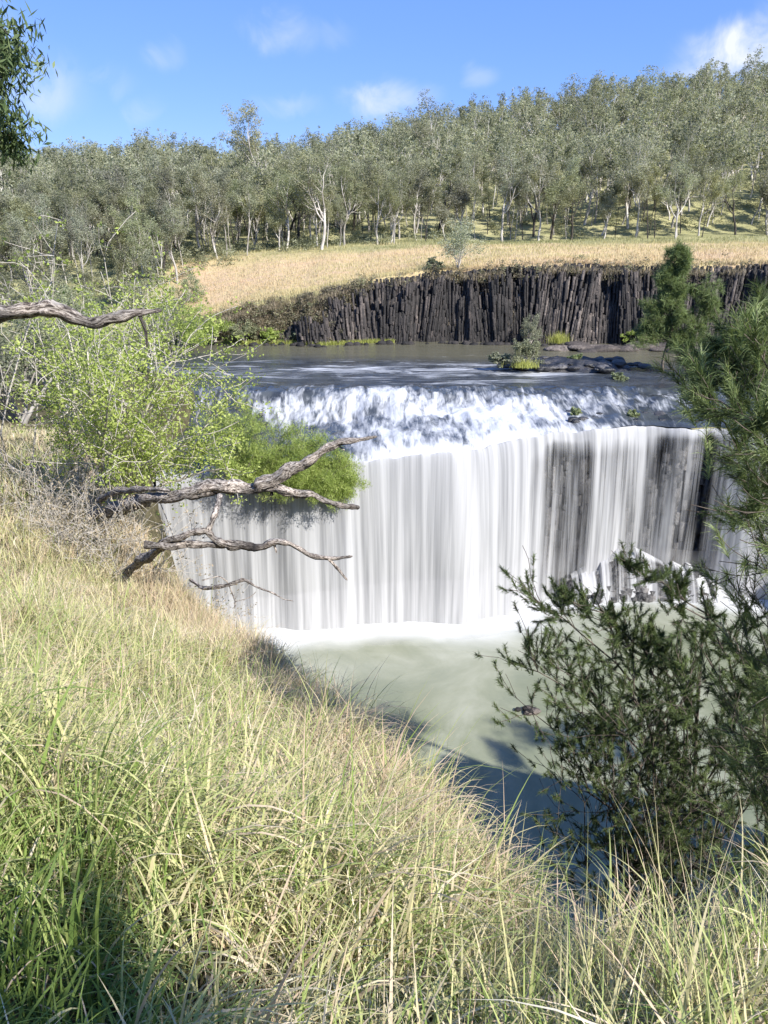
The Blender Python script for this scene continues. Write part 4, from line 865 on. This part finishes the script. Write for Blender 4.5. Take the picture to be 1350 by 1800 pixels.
# ------------------------------------------------------------------ dead limbs
def limb(paths, name, label, Yd, base, cat='dead branch', seed=1, par=None, group=None):
    rng = np.random.default_rng(seed); Vs, Qs, UV, CH = [], [], [], []; n0 = 0; base = np.asarray(base, float)
    for (pts, radii, dy, black_amt) in paths:
        K = len(pts); kk = (K-1)*9+1; tt = np.linspace(0, K-1, kk)
        P3 = np.array([at(u, v, Yd+d) for (u, v), d in zip(pts, dy)])
        # smooth path
        P = np.stack([np.interp(tt, np.arange(K), P3[:, j]) for j in range(3)], 1)
        for _ in range(6): P[1:-1] = (P[:-2]+2*P[1:-1]+P[2:])/4
        rad = np.interp(tt, np.arange(K), radii)*Yd/F*.74*(1+.22*np.sin(tt*5.1+j)*np.sin(tt*2.3))
        L = np.r_[0, np.cumsum(np.linalg.norm(np.diff(P, axis=0), axis=1))]
        P = P+(np.stack([fbm(L*2.5, L*0+j*7, seed+j, 3) for j in range(3)], 1)-.5)*rad[:, None]*1.3
        n = 18; T_ = np.gradient(P, axis=0); T_ /= np.linalg.norm(T_, axis=1)[:, None]; a = np.cross(T_, [0, .3, 1.]); a /= np.linalg.norm(a, axis=1)[:, None]; b = np.cross(T_, a)
        th = np.arange(n+1)/n*2*np.pi; th[-1] = 0
        X_, Y_ = np.meshgrid(L, th, indexing='ij'); cx, sx = np.cos(Y_)*1.2, np.sin(Y_)*1.2
        g = fbm(X_*1.3/(.1+0*X_)*.12+cx*1.9+seed, sx*1.9+X_*.8, seed+3, 4)
        rr = rad[:, None]*(1+.9*(g-.5)+.35*(fbm(X_*14, cx*3+sx*2, seed+8, 3)-.5)); rr[-1] *= .35
        V = P[:, None]+rr[..., None]*(a[:, None]*np.cos(th)[None, :, None]+b[:, None]*np.sin(th)[None, :, None])
        Vs.append((V-base).reshape(-1, 3)); Qs.append(grid(len(P), n+1)+n0); n0 += V.shape[0]*V.shape[1]
        uu = np.stack([X_*9+seed, np.arange(n+1)[None]/n*2*np.pi*rad.mean()*30+0*X_], -1); UV.append(uu.reshape(-1, 2))
        c = np.interp(tt, np.arange(K), black_amt); CH.append(np.repeat(c, n+1))
    me = mesh(name, np.vstack(Vs), np.vstack(Qs), {'black_amt': np.concatenate(CH)}, smooth=True, uv=np.vstack(UV))
    o = link(name, me, M['dead_wood'], par); o.location = tuple(base) if par is None else (0, 0, 0)
    if par is None: tag(o, label, cat, group)
    return o
# fallen tree on the brink
lb1 = at(185, 890, 21)
limb([([(165, 905), (190, 895), (250, 878), (320, 868), (390, 858), (450, 858), (500, 828), (545, 808), (590, 780), (630, 772), (664, 766)], [15, 17, 17, 16, 15, 17, 13, 12, 9, 6, 3.5], [5, 3, 1.2, .3, 0, 0, -.1, -.2, -.2, -.3, -.3], [0]*11),
      ([(455, 856), (500, 862), (540, 868), (580, 882), (612, 890), (632, 892)], [12, 11, 9, 7, 6, 6], [0, -.1, -.2, -.2, -.2, -.2], [.9, 0, 0, .2, .3, .8]),
      ([(590, 780), (606, 792)], [4, 2], [-.2, -.2], [0, 0]),
      ([(175, 880), (200, 862), (250, 858), (300, 862)], [10, 9, 7, 5], [4.5, 2.5, 1, .3], [0, 0, .2, 0]),
      ([(480, 850), (476, 872)], [6, 4], [0, 0], [.8, .8])], 'dead_branch', 'thick weathered dead branch forking over the left part of the fall', 21, lb1, seed=3, group='dead branches over the fall')
lb2 = at(230, 1005, 19)
limb([([(215, 1012), (250, 985), (290, 955), (330, 938), (362, 932), (378, 950), (405, 958), (450, 964), (480, 952), (510, 954), (545, 978), (580, 982), (620, 978)], [13, 13, 11, 8, 7, 9, 10, 10, 8, 6, 6, 5, 4], [3, 1.2, .3, 0, 0, 0, 0, 0, 0, -.1, -.1, -.1, -.1], [0, 0, 0, 0, .3, 0, .2, 1, 0, 0, .3, 0, .3]),
      ([(578, 982), (592, 998), (611, 1020)], [4, 3.5, 2], [-.1, -.1, -.1], [0, .2, 0]),
      ([(255, 958), (300, 960), (350, 955), (400, 960)], [9, 9, 9, 8], [.3, .2, .1, 0], [.7, 0, 0, .3]),
      ([(366, 934), (378, 905), (388, 868)], [6, 7, 6], [0, 0, .8], [0, 0, 0]),
      ([(482, 955), (486, 972)], [4, 2], [0, 0], [0, 0])], 'dead_branch', 'gnarled dead branch with a black stretch, below the forked one', 19, lb2, seed=7, group='dead branches over the fall')
lb3 = at(340, 1020, 18.5)
limb([([(335, 1018), (355, 1035), (390, 1033), (418, 1022), (430, 1020), (450, 1032), (480, 1042), (500, 1054), (516, 1057)], [4, 4.5, 4.5, 5, 3.5, 2.5, 1.8, 1.5, 1], [1.5, .5]+[0]*7, [0, 0, .4, .3, .5, 0, 0, 0, 0]),
      ([(355, 1020), (385, 1012), (400, 1022), (414, 1058), (412, 1070)], [1.5]*5, [0]*5, [0]*5),
      ([(412, 1058), (440, 1050), (450, 1040)], [1.2, 1, .8], [0]*3, [0]*3)], 'dead_branch', 'thin dead twig, lowest of the dead branches beside the fall', 18.5, lb3, seed=11, group='dead branches over the fall')
lb4 = at(-160, 560, 9)
d_ = limb([([(-170, 500), (-80, 540), (0, 552), (60, 543), (110, 548), (160, 568), (215, 560), (250, 548), (284, 545)], [26, 24, 17, 15, 15, 13, 11, 8, 3], [1.2, .6, 0, 0, 0, 0, 0, 0, 0], [0, 0, 0, 0, 0, .3, 0, 0, 0]),
      ([(245, 556), (256, 580), (258, 612)], [4, 3.5, 2], [0, 0, 0], [.8, .8, .8])], 'dead_limb', None, 9, lb4, seed=13, par=r)
d_.location = tuple(np.array(lb4)-bx); d_['label'] = 'weathered grey broken limb crossing in from the left edge'
# ------------------------------------------------------------------ bank grass
def frust(P, mg=.62): return (np.abs(P[:, 0]) < (P[:, 1]+.4)*mg+.5) & (P[:, 1] > .3)
rng = np.random.default_rng(21); PV, PQ, PT_, pn = [], [], [], 0
def add_blades(*a, **k):
    global pn
    V, Q, Tt = blades(*a, **k); PV.append(V); PQ.append(Q+pn); PT_.append(Tt); pn += len(V)
def band(n, y0, y1, x0, x1, h, wd, bend, tfun, lean=None, nl=3, dmax=2.5, hv=None, clump=0):
    P = np.stack([x0+rng.random(n)*(x1-x0), y0+(y1-y0)*rng.random(n)], 1)
    if clump: P = np.repeat(P, clump, 0)+rng.normal(size=(n*clump, 2))*.03*(y0+1)**.3
    z, d = near_h(P[:, 0], P[:, 1]); side_out = z < np.interp(P[:, 1], CRP[9:, 1], CRP[9:, 2])
    k = frust(P)&(z > CAMZ-P[:, 1]*1.0-1.7-2.2); out = side_out & (d > dmax) & (z < CAMZ-1.7-P[:, 1]*.45); k &= ~out
    P = P[k]; z = NB(P[:, 0], P[:, 1]); P3 = np.column_stack([P, z-.03]); d = d[k]
    cov = .1+1.65*fbm(P[:, 0]*1.3, P[:, 1]*1.1, 17)
    cor = ss(-.45, -1.1, P[:, 0]+.25*(P[:, 1]-1.6))*ss(3.6, 2.4, P[:, 1]); tn = tfun(P3, d); tn = tn*(1-.85*cor*(rng.random(len(P3)) < .85)); m = len(P3); hh = h*(.45+.9*rng.random(m))*cov*(1-.35*cor)  # corner blades tinted darker: dark green plants plus deeper shade put into the colour
    add_blades(rng, P3, h, wd, bend, np.clip(tn, 0, 1), lean=lean, nl=nl, heights=hh)
def tmat(P, d):   # straw mat with greenish patches, rusty towards the brink
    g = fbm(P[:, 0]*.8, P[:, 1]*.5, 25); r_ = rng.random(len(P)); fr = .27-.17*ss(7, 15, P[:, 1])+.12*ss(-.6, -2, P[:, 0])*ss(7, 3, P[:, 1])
    t = np.where(r_ < fr+.9*(g-.5), .22+.28*rng.random(len(P)), .5+.5*rng.random(len(P))**1.2)
    br = ss(1.6, .1, d)*ss(3.5, 6, P[:, 1]); t = np.where((rng.random(len(P)) < br*.85), .74+.2*rng.random(len(P)), t); return t
def tgreen(P, d): return .14+.45*rng.random(len(P))+.15*(fbm(P[:, 0]*.7, P[:, 1]*.7, 27)-.5)+.12*ss(10, 16, P[:, 1])
LN = (.45, .15, 0)
# matted layer
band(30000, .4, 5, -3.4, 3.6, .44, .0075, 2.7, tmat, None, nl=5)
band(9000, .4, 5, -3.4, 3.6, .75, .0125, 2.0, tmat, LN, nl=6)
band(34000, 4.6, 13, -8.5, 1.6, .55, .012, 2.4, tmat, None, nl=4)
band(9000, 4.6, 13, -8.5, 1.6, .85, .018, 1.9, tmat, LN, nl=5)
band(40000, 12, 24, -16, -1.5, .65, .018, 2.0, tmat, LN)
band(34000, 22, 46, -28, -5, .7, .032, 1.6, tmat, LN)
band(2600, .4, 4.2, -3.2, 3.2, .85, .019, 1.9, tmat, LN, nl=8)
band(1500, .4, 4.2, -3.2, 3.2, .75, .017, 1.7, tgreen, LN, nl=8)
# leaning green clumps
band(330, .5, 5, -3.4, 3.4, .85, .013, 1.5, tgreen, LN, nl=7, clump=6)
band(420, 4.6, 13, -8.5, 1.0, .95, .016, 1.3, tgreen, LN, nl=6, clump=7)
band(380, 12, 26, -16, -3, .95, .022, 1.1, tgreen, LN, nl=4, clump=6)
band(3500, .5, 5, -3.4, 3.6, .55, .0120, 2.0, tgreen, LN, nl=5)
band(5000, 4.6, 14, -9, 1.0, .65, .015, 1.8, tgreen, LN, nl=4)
# rusty fine grass on the brink
def brink(n, i0, i1, h, wd, t0, t1, spread):
    seg = CRP[i0:i1]; tt = rng.random(n)*(len(seg)-1); P = np.stack([np.interp(tt, np.arange(len(seg)), seg[:, j]) for j in range(2)], 1)+rng.normal(size=(n, 2))*spread
    z = NB(P[:, 0], P[:, 1]); add_blades(rng, np.column_stack([P, z-.03]), h, wd, .9, t0+(t1-t0)*rng.random(n), lean=(.4, .2, 0), nl=4)
brink(5000, 11, 17, .55, .006, .62, .95, .35); brink(4500, 15, 19, .7, .012, .6, .95, .6); brink(2500, 7, 11, .45, .005, .3, .9, .25)
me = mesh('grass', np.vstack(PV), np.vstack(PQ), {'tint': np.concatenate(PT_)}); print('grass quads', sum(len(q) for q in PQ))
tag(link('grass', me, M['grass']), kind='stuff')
# tall stalks close to the lens, each clump a plant
def stalks(u, v, Y_, n, h, wd, label, t0=.3, t1=.6, bend=.35, spread=.05, seed=1, lean=(0, 0, 0)):
    rng = np.random.default_rng(seed); p = at(u, v, Y_); p[2] = float(NB(p[0], p[1])); P = rng.normal(size=(n, 3))*np.array([spread, spread, 0])
    V, Q, Tt = blades(rng, P, h, wd, bend, t0+(t1-t0)*rng.random(n), lean=lean, nl=8)
    o = link('grass_clump', mesh('grass_clump', V, Q, {'tint': Tt}), M['grass']); o.location = tuple(p); tag(o, label, 'grass clump', 'tall grass clumps at the brink')
stalks(945, 1720, 2.3, 26, .95, .012, 'tall green grass stalks standing upright against the dark pool', seed=2)
stalks(1060, 1700, 2.5, 40, 1.0, .007, 'feathery grass clump fanning out in front of the dark she-oak', .4, .75, .9, .06, 3)
stalks(1210, 1680, 2.6, 44, 1.05, .006, 'fine seeding grass spray at the lower right', .35, .8, .7, .05, 4)
stalks(1310, 1700, 2.4, 30, .8, .008, 'pale grass clump at the lower right edge', .4, .9, .8, .07, 5)
stalks(870, 1640, 3.2, 24, .75, .007, 'thin green grass clump at the brink beside the dark water', .3, .6, .6, .06, 6)
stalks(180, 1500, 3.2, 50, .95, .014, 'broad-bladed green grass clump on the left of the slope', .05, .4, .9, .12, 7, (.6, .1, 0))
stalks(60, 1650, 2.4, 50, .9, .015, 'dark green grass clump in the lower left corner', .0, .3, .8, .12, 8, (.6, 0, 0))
stalks(330, 1330, 4.6, 50, .9, .013, 'yellow-green grass clump halfway down the left slope', .25, .5, .8, .14, 9, (.6, .1, 0))
# ------------------------------------------------------------------ undergrowth and dead brush
rng = np.random.default_rng(31); n = 1700
a_ = (rng.random(n)-.5)*1.2; yy = 172+rng.random(n)**1.3*150; px = a_*yy; d = yy-cliff_y(px)
edge = np.interp(a_, [-.6, -.33, -.22, -.1, 0, .1, .5], [8, 20, 42, 54, 62, 76, 84]); kp = (d > edge) & (rng.random(n) < np.interp(a_, [-.6, 0, .15, .6], [1, .9, .45, .35])); px, yy = px[kp], yy[kp]
c = np.stack([px, yy, T(px, yy)+.8], 1); sub = np.repeat(c, 7, 0)+rng.normal(size=(len(c)*7, 3))*np.array([1.5, 1.5, .9])
V, Q, Tt = leaves(rng, sub, 34, 1.1, .5, .22, .8, .1, .5, .8)
tag(link('undergrowth', mesh('undergrowth', V, Q, {'tint': Tt}), M['far_leaf']), kind='stuff')
# unseen tree, added behind the walker to shade the lower left corner
ms = tree_meshes(901, 4.6, .09, 'gum', 70, .12, .045, .30)
r = empty('gum_tree', (2.0, -1.3, float(NB(2.0, -1.3))), 0, .72); link('trunk', ms[0], M['gum_bark'], r); link('crown', ms[1], M['gum_leaf'], r)
tag(r, 'small unseen gum added behind the viewpoint to shade the grass in the lower left corner', 'tree')
# unseen trees added on the right-hand bluff, outside the frame, to shade the near pool
for k, (px, py) in enumerate([(33, 23), (37, 21), (41, 23), (46, 20), (51, 22), (56, 18)]):
    ms_ = protos[k][1]; r = empty('gum_tree', (px, py, float(NB(px, py))-.3), k*1.3, .50+.09*(k % 3)); link('trunk', ms_[0], M['gum_bark'], r); link('crown', ms_[1], M['gum_leaf'], r)
    tag(r, ['first', 'second', 'third', 'fourth', 'fifth', 'last'][k]+' unseen gum added on the bluff right of the frame to shade the near pool', 'tree', 'unseen gums added on the right-hand bluff')
# grey dead brush under the lime bush
for j, (u, v, Y_, w_, h_, lb_) in enumerate([(190, 860, 22, 2.6, 2.2, 'tangle of bare grey twigs under the lime-leaved bush'), (90, 800, 24, 2.8, 2.4, 'brown leafless brush at the left below the lime-leaved bush'), (300, 850, 25, 2.2, 1.6, 'dead twiggy brush between the lime bush and the forked dead branch'), (30, 700, 26, 2.6, 2.6, 'dry brush at the left edge under the grey-green tree')]):
    rng = np.random.default_rng(700+j); p = at(u, v+20, Y_); p[2] = float(NB(p[0], p[1]))-.1; a = Acc(); tips = []
    for k in range(26):
        paths, tp = [], []; grow(rng, (rng.normal()*w_*.3, rng.normal()*.5, 0), (rng.normal()*.9, rng.normal()*.6, .8), h_*(.4+.6*rng.random()), .02, 0, 2, paths, tp, wob=.4, up=.02, kids=(3, 4), kl=.6, spread=.9, nseg=5, start=.2)
        for (pp, rd, lv) in paths: tube(a, pp, np.maximum(rd, .006), 4, cap=False)
        tips += [t_[0] for t_ in tp]
    r = empty('dead_brush', tuple(p)); link('twigs', a.mesh('twigs', True), M['pale_bark'], r)
    lv = leaves(rng, np.array(tips), 2, .15, .09, .05, 1, .3, .5, .8); link('withered_leaves', mesh('withered_leaves', lv[0], lv[1], {'tint': lv[2]}), M['wall_grass'], r); tag(r, lb_, 'brush', 'dead brush on the left bank')
# rubble and brush on the basalt wall
M['scrub_leaf'] = mat_leaf('dry scrub leaf', [(0, (.10, .10, .06)), (.5, (.24, .21, .14)), (.8, (.36, .31, .23)), (1, (.30, .34, .17))], .3)
acc = Acc(); rng = np.random.default_rng(57)
for k in range(170):
    x = -42+rng.random()*150; s_ = .2+rng.random()**2*.7; cy = float(cliff_y(x)); rock(acc, rng, (x, cy-5.0-rng.random()*1.3, 22.8+rng.random()*.3), (s_*1.3, s_, s_*.8), n=7, t=rng.random()*.5)
tag(link('rubble', acc.mesh('rubble'), M['basalt']), kind='stuff')
rng = np.random.default_rng(58); n = 620; x = np.where(rng.random(n) < .6, -44+rng.random(n)*40, -10+rng.random(n)*120); f = np.where(x < -6, rng.random(n), .8+.25*rng.random(n)); cy = cliff_y(x); ct = cliff_top(x)
c = np.stack([x, cy-3.0+2.6*f+1.5*ss(0, -30, x)*f, 23+(ct-23)*f], 1); c = c[fbm(x*.16, c[:, 2]*.25, 59) > .44]
V, Q, Tt = leaves(rng, np.repeat(c, 3, 0)+rng.normal(size=(len(c)*3, 3))*.5, 26, .75, .36, .15, .8, .3, .45, .9)
tag(link('cliff_scrub', mesh('cliff_scrub', V, Q, {'tint': Tt}), M['scrub_leaf']), kind='stuff')
